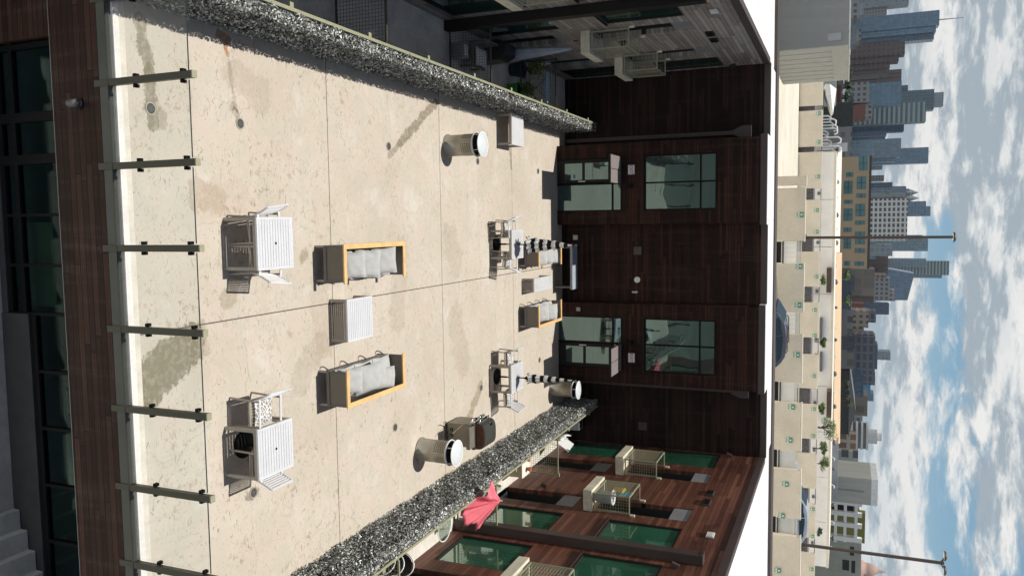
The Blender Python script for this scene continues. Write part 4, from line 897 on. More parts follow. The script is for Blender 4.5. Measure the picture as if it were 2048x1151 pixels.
def hoop_chair(label, x, y, rz):
    T = thing('patio_chair', label, 'chair', (0, 0, 0), 'black wicker hoop chairs behind the right fence'); b = MB()
    b.lathe([(0, .40), (.22, .42), (.26, .46), (.25, .48), (0, .44)], (0, 0, 0), 24); b.build('seat', M['seatsling'], T, local=True)
    b = MB(); pts = [(-.05-.25*math.cos(a)*.2, .30*math.cos(a), .45+.45*math.sin(a)) for a in [math.pi*k/16 for k in range(17)]]; b.tube(pts, .016, 8); b.build('hoop', M['white'], T, local=True)
    b = MB(); b.add([(p[0]-.01, p[1]*.93, .45+(p[2]-.45)*.93) for p in pts]+[(-.01, 0, .45)], [(i, i+1, 17) for i in range(16)]); b.build('backrest', M['seatsling'], T, local=True, solid=.01)
    for k in range(4): a = k*math.pi/2+.78; MB().tube([(.18*math.cos(a), .18*math.sin(a), .42), (.24*math.cos(a), .24*math.sin(a), 0)], .011, 8).build('leg', M['black'], T, local=True)
    T.location = (x, y, 0); T.rotation_euler = (0, 0, rz)
hoop_chair('black hoop backed patio chair, nearest of three behind the right hedge', 7.55, 15.05, .8); hoop_chair('black hoop backed patio chair, middle of three behind the right hedge', 7.75, 15.45, .9); hoop_chair('black hoop backed patio chair, farthest of three behind the right hedge', 7.95, 15.9, 1.0)
T = thing('storage_chest', 'tan outdoor storage chest with clay pots beside the right divider', 'chest', (7.72, 23.6, 0)); MB().box(7.35, 8.1, 23.3, 23.9, 0, .62).build('chest_body', M['counter'], T, bev=.01); MB().box(7.33, 8.12, 23.28, 23.92, .622, .66).build('lid', M['capstone'], T, bev=.008)
for i, (x, y) in enumerate(((7.55, 23.55), (7.9, 23.65))):
    b = MB(); b.lathe([(.05, 0), (.075, .13), (.085, .13), (.085, .155), (.07, .155), (.05, .03), (0, .03)], (x, y, .662), 18); tag(b.build('clay_pot', mat('clay', (.35, .12, .06), .8)), 'small clay pot on the tan chest, %s one' % ('nearer' if i == 0 else 'farther'), 'pot', 'clay pots on the chest')
cloth('throw', 'white cloth hung over the far right patio fence', 'cloth', (7.45, 26.0, .75), .8, .9, M['white'], seed=5, sag=.05)
T = thing('folding_chair', 'white folded chair leaning in the far right patio corner', 'chair', (7.9, 27.0, 0)); MB().obox((7.95, 27.0, .85), (.05, .6, .5), (0, .6, .2)).build('seat', M['white'], T, bev=.01)
for y_ in (26.75, 27.25): MB().bar((7.8, y_, 0), (8.1, y_, 1.1), .025).build('leg', M['chrome'], T)
T = thing('planter_box', 'blue grey planter box against the end wall of the right patio', 'planter', (7.5, 29.0, 0)); MB().box(6.9, 8.0, 29.1, 29.55, 0, .7).build('planter_wall', M['bluegrey'], T, bev=.02); MB().box(6.95, 7.95, 29.13, 29.5, .60, .705).build('soil', M['soil'], T)
T = thing('hose_reel', 'tan garden hose looped over the right fence by the pink umbrella', 'hose', (7.6, 20.6, 0)); b = MB()
for k in range(3): b.tube([(7.5+.03*k, 20.6+.18*math.cos(a), .85+.22*math.sin(a)) for a in [2*math.pi*j/20 for j in range(20)]], .013, 8, closed=True)
b.build('coil', mat('pale_hose', (.42, .40, .30), .6), T); MB().box(7.48, 7.62, 20.55, 20.65, .0, .62).build('stand', M['dark_steel'], T)
T = thing('cardboard_box', 'grey flattened box on the patio behind the pink umbrella', 'box', (7.95, 20.7, 0)); b = MB(); b.obox((7.95, 20.6, .30), (.45, .5, .55), (0, 0, .4)); b.build('carton', M['panel'], T, bev=.01); b = MB(); b.obox((7.95, 20.6, .60), (.30, .62, .012), (.2, .2, .4)); b.build('flap', M['offwhite'], T)
# ------------------------------------------------------------------ left patios
def potted(label, x, y, r, h, m_, ph, n, seed, sp=.25):
    T = thing('potted_plant', label, 'plant', (x, y, 0)); rnd = random.Random(seed); b = MB(); b.lathe([(r*.72, 0), (r, h), (r*1.06, h), (r*1.06, h+.02), (r*.93, h+.02), (r*.7, .05), (0, .05)], (x, y, 0), 26); b.build('pot', m_, T)
    MB().lathe([(0, h-.03), (r*.93, h-.03)], (x, y, 0), 20).build('soil', M['soil'], T)
    b = MB(); l = MB(); vs = []; fs = []
    for k in range(n):
        a = rnd.uniform(0, 6.28); e = Vector((x+sp*math.cos(a)*rnd.uniform(.3, 1), y+sp*math.sin(a)*rnd.uniform(.3, 1), h+ph*rnd.uniform(.5, 1))); b.tube([(x, y, h-.03), ((x+e.x)/2, (y+e.y)/2, (h+e.z)/2+.05), e], .006, 5)
        for j in range(14):
            p = Vector((x, y, h)).lerp(e, rnd.uniform(.4, 1.05))+Vector([rnd.gauss(0, .05) for _ in range(3)]); d = Vector([rnd.gauss(0, 1) for _ in range(3)]).normalized(); s_ = d.orthogonal().normalized(); o = len(vs); L = rnd.uniform(.05, .09); vs += [p-d*L, p+s_*L*.4, p+d*L, p-s_*L*.4]; fs.append((o, o+1, o+2, o+3))
    b.build('stems', M['stem'], T); l.add(vs, fs); l.build('leaves', M['tree_leaf'], T)
potted('leafy plant in a large dark teal pot on the shaded left patio', -4.85, 24.35, .27, .42, M['teal'], .75, 14, 3)
potted('low plant in a bright green tub just behind the left hedge', -4.18, 24.15, .24, .36, M['greenpot'], .6, 10, 4, .35)
T = thing('ironing_board', 'pale blue oval ironing board standing on the shaded left patio', 'ironing board', (-4.4, 25.55, 0)); b = MB(); n = 28
poly = [(-4.42+.52*math.cos(2*math.pi*k/n), 25.5+.17*math.sin(2*math.pi*k/n)) for k in range(n)]; b.prism(poly, 'z', .80, .835); b.build('board', M['ltblue'], T, bev=.01)
for s_ in (-1, 1): MB().bar((-4.42-.35*s_, 25.5+.03*s_, .80), (-4.42+.35*s_, 25.5+.03*s_, 0), .02).build('leg', M['panel'], T)
T = thing('garden_chair', 'white garden chair in the shaded left patio corner', 'chair', (-4.95, 25.5, 0)); MB().box(-5.15, -4.75, 25.3, 25.7, .42, .45).build('seat', M['offwhite'], T, bev=.01)
MB().obox((-5.17, 25.5, .68), (.03, .38, .45), (0, -.12, 0)).build('backrest', M['offwhite'], T, bev=.01)
for (a, c_) in ((-5.13, 25.32), (-5.13, 25.68), (-4.77, 25.32), (-4.77, 25.68)): MB().bar((a, c_, 0), (a, c_, .42), .03).build('leg', M['offwhite'], T)
T = thing('covered_parasol', 'furled patio parasol in a blue grey cover beside the shaded wall', 'umbrella', (-4.95, 22.6, 0)); b = MB(); b.lathe([(.02, .25), (.15, .3), (.19, .7), (.15, 1.4), (.08, 2.2), (.03, 2.6), (0, 2.65)], (-4.95, 22.6, 0), 24, fold=lambda q, z_: 1+.1*math.cos(6*q)); b.build('cover', M['bluegrey'], T); MB().cyl((-4.95, 22.6, 0), .025, .4).build('pole', M['black'], T); b = MB(); b.lathe([(0, 0), (.25, 0), (.25, .06), (0, .08)], (-4.95, 22.6, 0), 24); b.build('base_weight', M['black'], T)
T = thing('covered_grill', 'black covered grill standing by the shaded left patio wall', 'grill', (-4.9, 21.4, 0)); b = MB(); b.prism([(-5.2, 0), (-4.6, 0), (-4.62, .8), (-4.75, 1.05), (-5.05, 1.05), (-5.18, .8)], 'y', 21.5, 22.2); b.build('cover', M['liner'], T, bev=.04)
T = thing('patio_bench', 'dark grey patio bench with white cushion on the shaded left patio', 'bench', (-4.5, 20.9, 0)); MB().box(-4.95, -4.3, 20.6, 21.4, .35, .42).build('seat', M['frame_dk'], T, bev=.01); MB().box(-5.0, -4.95, 20.6, 21.4, .3, .85).build('backrest', M['frame_dk'], T, bev=.01)
for (a, c_) in ((-4.9, 20.65), (-4.9, 21.35), (-4.35, 20.65), (-4.35, 21.35)): MB().bar((a, c_, 0), (a, c_, .35), .04).build('leg', M['frame_dk'], T)
o = cushion_mb((0, 0, 0), .5, .7, .12).build('seat_pad', M['offwhite'], local=True); o.location = (-4.6, 21.0, .48); tag(o, 'off white seat pad on the dark bench of the left patio', 'cushion')
T = thing('side_crate', 'pale grey plastic crate by the left patio divider', 'crate', (-4.6, 20.15, 0)); MB().box(-4.85, -4.45, 20.05, 20.35, 0, .4).build('crate_body', M['panel'], T, bev=.02); MB().box(-4.8, -4.5, 20.1, 20.3, .36, .41).build('crate_contents', M['offwhite'], T)
tag(MB().box(-5.30, -5.17, 24.2, 24.35, .5, .62).build('socket_box', M['white'], bev=.01), 'small white socket box on the shaded left patio wall', 'socket box')
# doormat stain on left patio slab is part of its concrete; ---- distance ----
# ------------------------------------------------------------------ roof block behind the left wing
B = thing('roof_block', 'large plain grey stucco penthouse block on the roof at the left', 'building', (-10, 37, 7.2))
MB().box(-16, -6.9, 35.6, 44.5, 6.9, 9.98).build('wall', M['grey_wall'], B)
MB().box(-16.1, -6.82, 35.5, 44.6, 9.985, 10.04).build('roof_edge', M['roof'], B)
b = MB()
for k in range(7): y = 36.6+1.1*k; b.box(-6.898, -6.84, y, y+.5, 6.9, 9.3)
b.build('ribs', M['grey_rib'], B)
MB().box(-6.899, -6.87, 35.62, 44.4, 6.9, 9.97).build('side_wall', M['grey_rib'], B)
MB().box(-7.4, -7.1, 35.57, 35.598, 9.2, 9.7).build('wall_vent', M['panel'], B)
# ------------------------------------------------------------------ parking garage roof
struct('garage_deck', MB().box(-26, 70, 44.6, 68.5, 4.2, 6.42), M['deck'])
struct('garage_ramp', MB().box(-26, 70, 32.6, 44.59, 4.2, 5.75), M['deck'])
struct('gravel_roof', MB().box(-26, 90, 68.9, 72.5, 4.2, 7.6), M['gravel'])
struct('bounce_roof', MB().box(-26, 90, 72.51, 87.7, 3.0, 6.4), M['bounce_pale'])  # unseen pale surface added to bounce sun onto the long white wall
rowA = [(351, 370, 1562, 1614), (375, 482, 1557, 1612), (527, 624, 1546, 1609), (669, 765, 1545, 1606), (806, 902, 1544, 1604.5), (940, 1037, 1543, 1603), (1073, 1170, 1542, 1602)]
pos = ['left end sliver of the near row', 'first', 'second', 'third', 'fourth', 'fifth', 'sixth']
for i, (y0, y1, xb, xt) in enumerate(rowA):
    p, q = at(xt, y0, Y=44.7), at(xt, y1, Y=44.7)
    T = thing('parapet_panel', ('narrow beige end parapet pier at the left of the near garage row' if i == 0 else 'wide beige parapet wall panel, %s from the left in the near garage row' % pos[i]), 'wall panel', ((p.x+q.x)/2, 44.7, 4.2), 'beige parapet panels of the parking garage')
    MB().box(p.x, q.x, 44.6, 44.95, 4.2, p.z-.06).build('wall', M['stucco'], T, bev=.02)
    MB().box(p.x-.03, q.x+.03, 44.57, 44.98, p.z-.058, p.z).build('cap', M['capstone'], T)
for i in range(1, 6):
    y0, y1 = rowA[i][1], rowA[i+1][0]; p, q = at(1603-(y0-480)*.018, y0+1, Y=45.1), at(1603-(y0-480)*.018, y1-1, Y=45.1); pb = at(1566-(y0-480)*.02, y0, Y=45.1)
    T = thing('bar_fence', 'white vertical bar fence in gap %s between near garage panels' % pos[i].replace('first', 'one').replace('second', 'two').replace('third', 'three').replace('fourth', 'four').replace('fifth', 'five'), 'fence', ((p.x+q.x)/2, 45.1, 5.7), 'white bar fences of the parking garage')
    b = MB(); n = 17
    for k in range(n+1): x = p.x+(q.x-p.x)*k/n; b.box(x-.022, x+.022, 45.08, 45.12, pb.z, p.z-.15)
    b.build('bars', M['white'], T)
    MB().box(p.x, q.x, 45.05, 45.15, p.z-.15, p.z-.09).build('upper_rail', M['white'], T); MB().box(p.x, q.x, 45.055, 45.145, p.z-.05, p.z+.02).build('top_rail', M['capstone'], T); MB().box(p.x, q.x, 45.05, 45.15, pb.z-.07, pb.z-.001).build('bottom_rail', M['white'], T)
    b = MB(); b.box(p.x-.1, q.x+.1, 44.9, 45.0, pb.z-.02, pb.z+.06); b.build('handrail', M['channel'], T)
    b = MB()
    for k in range(12): x = p.x+(q.x-p.x)*k/12; b.box(x, x+.07, 44.98, 45.03, pb.z-.9, pb.z-.25)
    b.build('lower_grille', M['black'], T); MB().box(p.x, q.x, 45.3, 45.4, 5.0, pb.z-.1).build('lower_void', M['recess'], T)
rowB = [(130, 210, 1647), (220, 292, 1646), (303, 376, 1645), (399, 472, 1641.5), (503, 573, 1640), (605, 675, 1638.5), (709, 777, 1637), (809, 878, 1636), (908, 977, 1634.5), (1008, 1076, 1632), (1107, 1170, 1630)]
oi = ['leftmost', 'second', 'third', 'fourth', 'fifth', 'sixth', 'seventh', 'eighth', 'ninth', 'tenth', 'eleventh']
for i, (y0, y1, xt) in enumerate(rowB):
    p, q = at(xt, y0, Y=68.6), at(xt, y1, Y=68.6)
    T = thing('parapet_panel', 'beige parapet wall panel in the far garage row, %s from the left' % oi[i], 'wall panel', ((p.x+q.x)/2, 68.6, 6.4), 'beige parapet panels of the parking garage')
    MB().box(p.x, q.x, 68.55, 68.85, 6.42, p.z-.05).build('wall', M['stucco'], T); MB().box(p.x-.03, q.x+.03, 68.52, 68.88, p.z-.049, p.z).build('cap', M['capstone'], T)
T = thing('pipe_rail', 'thin grey pipe rail running behind the far garage panels', 'railing', (10, 68.9, 7.6)); b = MB(); b.bar((-12, 69.2, 8.15), (36, 69.2, 8.15), .05)
for k in range(12): b.bar((-11+4.1*k, 69.2, 7.6), (-11+4.1*k, 69.2, 8.15), .04)
b.build('rail', M['channel'], T)
# charging bay signs
sg_ = None
signs = [(1603, 429, 0), (1601, 532, 0), (1599, 609.5, 0), (1596, 709, 0), (1586, 813, 0), (1581, 879, 0), (1573.6, 967, 0), (1566, 1030, 0), (1558, 1139, 0),
         (1640, 227, 1), (1639.5, 284, 1), (1638.5, 353, 1), (1636, 420, 1), (1636, 463, 1), (1635, 553, 1), (1632, 619, 1), (1632, 670, 1), (1630, 751, 1), (1630, 817, 1), (1629, 871, 1), (1628, 1017, 1), (1627, 1071, 1), (1626, 1137, 1)]
cnt = [0, 0]; pf = [['first', 'second', 'third', 'fourth', 'fifth', 'sixth', 'seventh', 'eighth', 'ninth'], ['first', 'second', 'third', 'fourth', 'fifth', 'sixth', 'seventh', 'eighth', 'ninth', 'tenth', 'eleventh', 'twelfth', 'thirteenth', 'fourteenth']]
for (x, y, far) in signs:
    p = at(x-4.5, y, Y=(68.5 if far else 44.55)); lab = 'green and white parking bay sign on the %s garage row, %s from the left' % ('far' if far else 'near', pf[far][cnt[far]]); cnt[far] += 1
    if sg_ is None:
        sg_ = thing('parking_sign', lab, 'sign', (p.x, p.y, p.z), 'green and white parking bay signs')
        MB().box(-.13, .13, -.02, 0, .02, .20).build('green_plate', M['sign_green'], sg_, local=True)
        MB().box(-.13, .13, -.018, 0, -.16, .018).build('white_plate', M['sign_white'], sg_, local=True)
        b = MB(); b.box(-.05, .05, -.024, -.021, .06, .16); b.build('symbol', M['sign_white'], sg_, local=True)
        b = MB(); b.box(-.10, -.03, -.024, -.019, -.13, -.07); b.box(.03, .10, -.024, -.019, -.13, -.07); b.box(-.02, .02, -.024, -.019, -.05, -.02); b.build('arrow_marks', M['sign_green'], sg_, local=True)
    else: dup(sg_, (p.x, p.y, p.z), label=lab)
# cars
def car(label, x, y, z, rz, c, suv=True, rack=False):
    T = thing('parked_car', label, 'car', (0, 0, 0)); L = 4.6; W = 1.82
    pm = mat('car_paint', c, .22, metal=.2, var=.02, spec=.8)
    prof = [(-2.3, .35), (-2.3, .75), (-2.22, 1.0), (-1.1, 1.04), (1.9, 1.06), (2.26, .95), (2.3, .40), (2.2, .28), (-2.2, .28)]
    b = MB(); b.prism([(p, q) for p, q in prof], 'y', -W/2, W/2); b.build('body', pm, T, bev=.06, local=True)
    roof = [(-1.05, 1.03), (-.72, 1.24), (-.34, 1.44), (.0, 1.51), (.5, 1.545), (1.1, 1.53), (1.5, 1.46), (1.8, 1.28), (2.02, 1.05)]
    b = MB(); n = len(roof); w0, w1 = W/2-.05, W/2-.20; vs = []
    for s_ in (-1, 1): vs += [(a, s_*(w0+(w1-w0)*min(1, (q-1.03)/.42)), q) for a, q in roof]
    b.add(vs, [tuple(range(n))[::-1], tuple(range(n, 2*n))]+[(i, i+1, n+i+1, n+i) for i in range(n-1)]); b.build('cabin', pm, T, local=True, bev=.04)
    b = MB()
    for s_ in (-1, 1):
        def P(a, q): t = (q-1.05)/(.45); return (a, s_*(w0+(w1-w0)*max(0, min(1, t*1.25))+.012), q)
        for quad in (((-.85, 1.09), (-.28, 1.42), (.28, 1.45), (.28, 1.09)), ((.34, 1.09), (.34, 1.45), (1.22, 1.42), (1.72, 1.12))):
            b.add([P(*q) for q in quad], [(0, 1, 2, 3)] if s_ > 0 else [(3, 2, 1, 0)])
    b.build('side_window', M['carglass'], T, local=True, solid=.012)
    b = MB(); b.add([(-1.03, -.78, 1.07), (-1.03, .78, 1.07), (-.36, .66, 1.45), (-.36, -.66, 1.45)], [(0, 1, 2, 3)]); b.build('windscreen', M['carglass'], T, local=True, solid=.02)
    b = MB(); b.add([(1.97, .74, 1.10), (1.97, -.74, 1.10), (1.46, -.64, 1.45), (1.46, .64, 1.45)], [(0, 1, 2, 3)]); b.build('rear_window', M['carglass'], T, local=True, solid=.02)
    for sx in (-1.42, 1.42):
        for sy in (-1, 1):
            wh = MB(); wh.cyl((sx, sy*W/2-(.2 if sy > 0 else 0), .34), .34, .2, 24, 'y'); wo = wh.build('wheel', M['tyre'], T, local=True); MB().cyl((sx, sy*(W/2+.004)-(.02 if sy > 0 else 0), .34), .2, .02, 18, 'y').build('rim', M['panel'], wo, local=True)
    for sy in (-1, 1):
        MB().obox((2.27, sy*.72, .86), (.08, .28, .2)).build('tail_light', M['redtext'], T, local=True, bev=.01); MB().obox((-2.27, sy*.7, .78), (.08, .3, .14)).build('headlight', M['white'], T, local=True, bev=.01)
        MB().obox((-.75, sy*(W/2+.07), 1.1), (.12, .16, .11)).build('mirror', pm, T, local=True, bev=.02)
        if rack: b = MB(); b.tube([(-.2, sy*.62, 1.50), (-.1, sy*.62, 1.57), (1.2, sy*.62, 1.57), (1.3, sy*.62, 1.50)], .022, 8); b.build('roof_rail', M['black'], T, local=True)
    T.location = (x, y, z); T.rotation_euler = (0, 0, rz)
p = at(1578, 643, Y=41.5); car('black car with roof rails just beyond the white roof edge', p.x+.1, 41.5, p.z-1.62, R(16), (.09, .095, .125), rack=True)
p = at(1616.5, 1010, Y=47.5); car('silver blue car half hidden behind the near garage panels', p.x, 47.2, p.z-1.52, R(6), (.42, .46, .52))
# lamp poles
def lamp(label, px, py, xt, yt, Y, heads):
    a = at(px, py, Y=Y); t = at(xt, yt, Y=Y); T = thing('lamp_post', label, 'lamp post', (a.x, Y, a.z))
    MB().bar((a.x, Y, 6.4), (a.x, Y, t.z-.05), .15).build('pole', M['lamp_bronze'], T); MB().box(a.x-.2, a.x+.2, Y-.2, Y+.2, a.z-.25, a.z).build('base', M['lamp_bronze'], T)
    for s_ in heads:
        b = MB(); b.tube([(a.x, Y, t.z-.25), (a.x+s_*.18, Y, t.z-.12), (a.x+s_*.3, Y, t.z-.06)], .05, 8); b.build('arm', M['lamp_bronze'], T)
        b = MB(); b.lathe([(0, .11), (.16, .09), (.27, .03), (.28, -.03), (.25, -.05)], (a.x+s_*.42, Y, t.z-.02), 20); h_ = b.build('lamp_head', M['lamp_bronze'], T); MB().lathe([(0, -.055), (.22, -.055), (.24, -.035)], (a.x+s_*.42, Y, t.z-.02), 20).build('lens', M['white'], h_)
lamp('tall bronze lamp post with one round head in the middle of the garage roof', 1613, 475, 1909, 472, 50, (.0,)); lamp('tall bronze lamp post with two heads at the right of the garage roof', 1606, 1088, 1890, 1130, 50, (-1, 1))
# ------------------------------------------------------------------ leafy trees
def tree(name, label, x, y, z, h, r, lm='tree_leaf', n=900, seed=1, group=None, ls=.16, cat='tree', flat=.8):
    T = thing(name, label, cat, (x, y, z), group); rnd = random.Random(seed); b = MB()
    b.tube([(x, y, z-.2), (x+.05, y, z+h*.35), (x, y, z+h*.7)], [r*.09, r*.07, r*.03], 8)
    cl = []
    for k in range(7):
        a = rnd.uniform(0, 6.28); e = Vector((x+r*.7*math.cos(a), y+r*.7*math.sin(a), z+h*rnd.uniform(.5, .9))); b.tube([(x, y, z+h*.35), (e+Vector((x, y, z+h*.35)))/2+Vector((0, 0, .1*h)), e], [r*.045, r*.03, r*.012], 6); cl.append((e, r*rnd.uniform(.3, .5)))
    for k in range(6): cl.append((Vector((x+rnd.gauss(0, r*.35), y+rnd.gauss(0, r*.35), z+h*rnd.uniform(.6, .95))), r*rnd.uniform(.25, .5)))
    b.build('trunk', M['bark'], T); vs = []; fs = []
    for k in range(n):
        c_, cr = cl[rnd.randrange(len(cl))]; d = Vector([rnd.gauss(0, 1) for _ in range(3)]).normalized()*cr*rnd.uniform(.4, 1.1); d.z *= flat; p = c_+d
        a = Vector([rnd.gauss(0, 1) for _ in range(3)]).normalized(); e = a.orthogonal().normalized(); L = ls*rnd.uniform(.6, 1.2); o = len(vs); vs += [p-a*L, p+e*L*.5, p+a*L, p-e*L*.5]; fs.append((o, o+1, o+2, o+3))
    l = MB(); l.add(vs, fs); l.build('crown', M[lm], T)
for i, (px, py, Y, hp, rp, lm, nm, lab) in enumerate([
    (1637, 559, 72, 12, 9, 'tree_leaf', 'planter_shrub', 'spiky green shrub behind the far garage panels, left of the black car'), (1636, 683, 72, 14, 9, 'tree_leaf', 'planter_shrub', 'spiky green shrub behind the far garage panels, right of the black car'),
    (1634, 853, 74, 34, 20, 'tree_leaf', 'garden_tree', 'bright green tree behind the far garage panels in the middle right'), (1634, 815, 74, 14, 10, 'tree_leaf', 'garden_tree', 'small loose green tree just left of the bright green one'),
    (1633, 895, 74, 20, 12, 'tree_leaf', 'garden_tree', 'loose green tree just right of the bright green one'), (1633, 925, 74, 22, 13, 'tree_leaf', 'garden_tree', 'thin spreading green tree at the right of the row'), (1632, 1062, 73, 11, 7, 'dark_leaf', 'planter_shrub', 'small dark shrub behind the silver blue car'),
    (1688, 548, 150, 10, 9, 'tree_leaf', 'street_tree', 'light green tree by the tan flat building'), (1686, 600, 150, 12, 9, 'tree_leaf', 'street_tree', 'light green tree right of the tan flat building'),
    (1688, 770, 170, 10, 10, 'dark_leaf', 'street_tree', 'low dark tree before the pitched dark roof, left one'), (1690, 800, 170, 12, 12, 'dark_leaf', 'street_tree', 'low dark tree before the pitched dark roof, right one'),
    (1683, 122, 110, 14, 9, 'dark_leaf', 'dense_tree', 'dark green tree behind the grey roof block, first from the block'), (1683, 140, 110, 18, 10, 'dark_leaf', 'dense_tree', 'dark green tree behind the grey roof block, second from the block'), (1683, 158, 110, 16, 9, 'dark_leaf', 'dense_tree', 'dark green tree behind the grey roof block, third from the block'), (1683, 176, 110, 17, 9, 'dark_leaf', 'dense_tree', 'dark green tree behind the grey roof block, fourth from the block'), (1683, 196, 110, 14, 9, 'dark_leaf', 'dense_tree', 'dark green tree behind the grey roof block, fifth from the block')]):
    a = at(px, py, Y=Y); s_ = Y/F
    tree(nm, lab, a.x, Y, a.z-.15*hp*s_, hp*s_*1.1, rp*s_*1.1, lm, 1100 if hp > 13 else 600, i+3, None, ls=max(.07, 1.3*s_), cat='shrub' if 'shrub' in nm else 'tree')
# ------------------------------------------------------------------ middle distance buildings
def facade(name, wall, win, fw_, fh, mort_w, dirt=.15, rough=.35, spec=.5, uoff=0.):
    mt, nt, b = newmat(name); s = sep(nt, wpos(nt)); nz = sep(nt, nd(nt, 'NewGeometry').outputs['Normal'])
    u = mth(nt, 'ADD', s[0], mth(nt, 'MULTIPLY', s[1], 1.0))
    br = nd(nt, 'TexBrick', {'Vector': comb(nt, mth(nt, 'ADD', u, uoff), s[2]), 'Color1': tuple(x*.7 for x in win), 'Color2': tuple(min(1, x*1.35) for x in win), 'Mortar': wall, 'Scale': 1., 'Mortar Size': mort_w, 'Mortar Smooth': .05, 'Bias': 0., 'Brick Width': fw_, 'Row Height': fh}); br.offset = 0.
    top = mth(nt, 'GREATER_THAN', mth(nt, 'ABSOLUTE', nz[2]), .5)
    big = noise(nt, nd(nt, 'Mapping', {'Vector': wpos(nt), 'Scale': (.03, .03, .015)}).outputs[0], 1., 4)
    c = mixc(nt, top, br.outputs[0], tuple(x*.7 for x in wall))
    c = mixc(nt, mth(nt, 'MULTIPLY', big, dirt), c, tuple(x*.4 for x in wall))
    ro = mth(nt, 'ADD', mth(nt, 'MULTIPLY', br.outputs['Fac'], .5), rough, clamp=True)
    setb(nt, b, Base_Color=c, Roughness=ro, Specular_IOR_Level=spec); return mt
def blk(name, label, cat, y0, y1, xt, Y, m, dp=.8, xb=None, group=None, extra=(), parts=None, zb=None, root=None, part='shaft'):
    xm = xt
    a = at(xm, y0, Y=Y); q = at(xm, y1, Y=Y); z0 = zb if zb is not None else (at(xb, (y0+y1)/2, Y=Y).z if xb else -10)
    w_ = abs(q.x-a.x); d = w_*dp
    T = root or thing(name, label, cat, ((a.x+q.x)/2, Y+d/2, z0), group)
    MB().box(a.x, q.x, Y, Y+d, z0, (a.z+q.z)/2).build(part, m, T); return T
MB_ = MB
# long white wall and tan parapets beyond the garage
fw1 = at(1669, 300, Y=90); T = thing('long_building', 'long low white stucco building beyond the garage', 'building', (20, 92, -5))
pL = at(1673.5, 303, Y=88); pR = at(1662, 1135, Y=88)
n = 9
b = MB(); gap = (pR.x-pL.x)/n
for k in range(n): b.box(pL.x+gap*k, pL.x+gap*(k+1)-.04, 88, 100, -5, pL.z-.25+.0)
b.build('wall', M['white_wall'], T); MB().box(pL.x, pR.x, 87.9, 100.1, pL.z-.249, pL.z).build('parapet', M['capstone'], T)
b = MB()
for k in range(26):
    x = pL.x+(pR.x-pL.x)*(k+.4)/26; b.box(x, x+.3, 87.8, 87.99, pL.z-1.75, pL.z-1.5)
b.build('wall_fixture', M['frame_dk'], T)
b = MB()
for (y0, y1) in ((536, 585), (783, 835)): a = at(1660, y0, Y=86); q = at(1660, y1, Y=86); b.box(a.x, q.x, 86, 87.8, a.z-.3, a.z+.15)
b.build('brown_canopy', M['lamp_bronze'], T)
b = MB()
for (y0, y1) in ((635, 678), (704, 742)): a = at(1643, y0, Y=87.5); q = at(1643, y1, Y=87.5); b.box(a.x, q.x, 87.4, 87.98, a.z-.15, a.z+.1)
b.build('dark_ledge', M['frame_dk'], T)
z_ = pL.z-.35; MB().box(pL.x, pR.x, 100.11, 119.9, -5, z_).build('flat_roof', mat('grey_roof_gravel', (.40, .41, .42), .9, var=.1), T)
T = thing('tan_building', 'flat building with orange tan roof slope behind the long white wall', 'building', (15, 122, -5))
a = at(1684, 505, Y=126); q = at(1680, 886, Y=126); a1 = at(1671, 505, Y=119.95); q1 = at(1667, 886, Y=119.95)
b = MB(); b.add([(a1.x, 119.95, a1.z), (q1.x, 119.95, q1.z), (q.x, 126, q.z), (a.x, 126, a.z), (a1.x, 119.95, -5), (q1.x, 119.95, -5), (q.x, 126, -5), (a.x, 126, -5)], [(0, 1, 2, 3), (4, 5, 1, 0), (5, 6, 2, 1), (7, 4, 0, 3), (6, 7, 3, 2)]); b.build('roof_slope', M['tan_roof'], T)
a2 = at(1684, 300, Y=126); a3 = at(1676, 300, Y=120)
b = MB(); b.add([(a3.x, 120, a3.z), (a1.x-.05, 120, a3.z-.2), (a.x-.05, 126, a.z-.3), (a2.x, 126, a2.z), (a3.x, 120, -5), (a1.x-.05, 120, -5), (a.x-.05, 126, -5), (a2.x, 126, -5)], [(0, 1, 2, 3), (4, 5, 1, 0), (5, 6, 2, 1), (7, 4, 0, 3)]); b.build('pale_roof', M['capstone'], T)
q2 = at(1679, 1000, Y=120); MB().box(q1.x+.05, q2.x, 119.95, 125, -5, q2.z-.3).build('grey_parapet', M['panel'], T)
rnd = random.Random(11)
for i in range(26):
    y = 300+32*i+rnd.uniform(-8, 8); p = at(1672.5-(y-300)*.012, y, Y=106); r_ = rnd.uniform(.18, .34)
    nm = ['roof_vent', 'exhaust_pipe'][i % 2]
    b = MB()
    if i % 2: b.tube([(p.x, 106, p.z-2.2), (p.x, 106, p.z), (p.x+.15, 106, p.z+.25), (p.x+.4, 106, p.z+.2)], .07, 8)
    else: b.lathe([(.09, -2.2), (.09, 0), (r_, .02), (r_, .25), (.05, .4), (0, .4)], (p.x, 106, p.z), 14)
    o = b.build(nm, M['roof'] if i % 2 else M['frame_dk']); tag(o, ('curved pale exhaust pipe' if i % 2 else 'small dark roof vent')+' above the long white wall, number %d from the left' % (i+1), 'vent', 'small roof vents above the white wall')
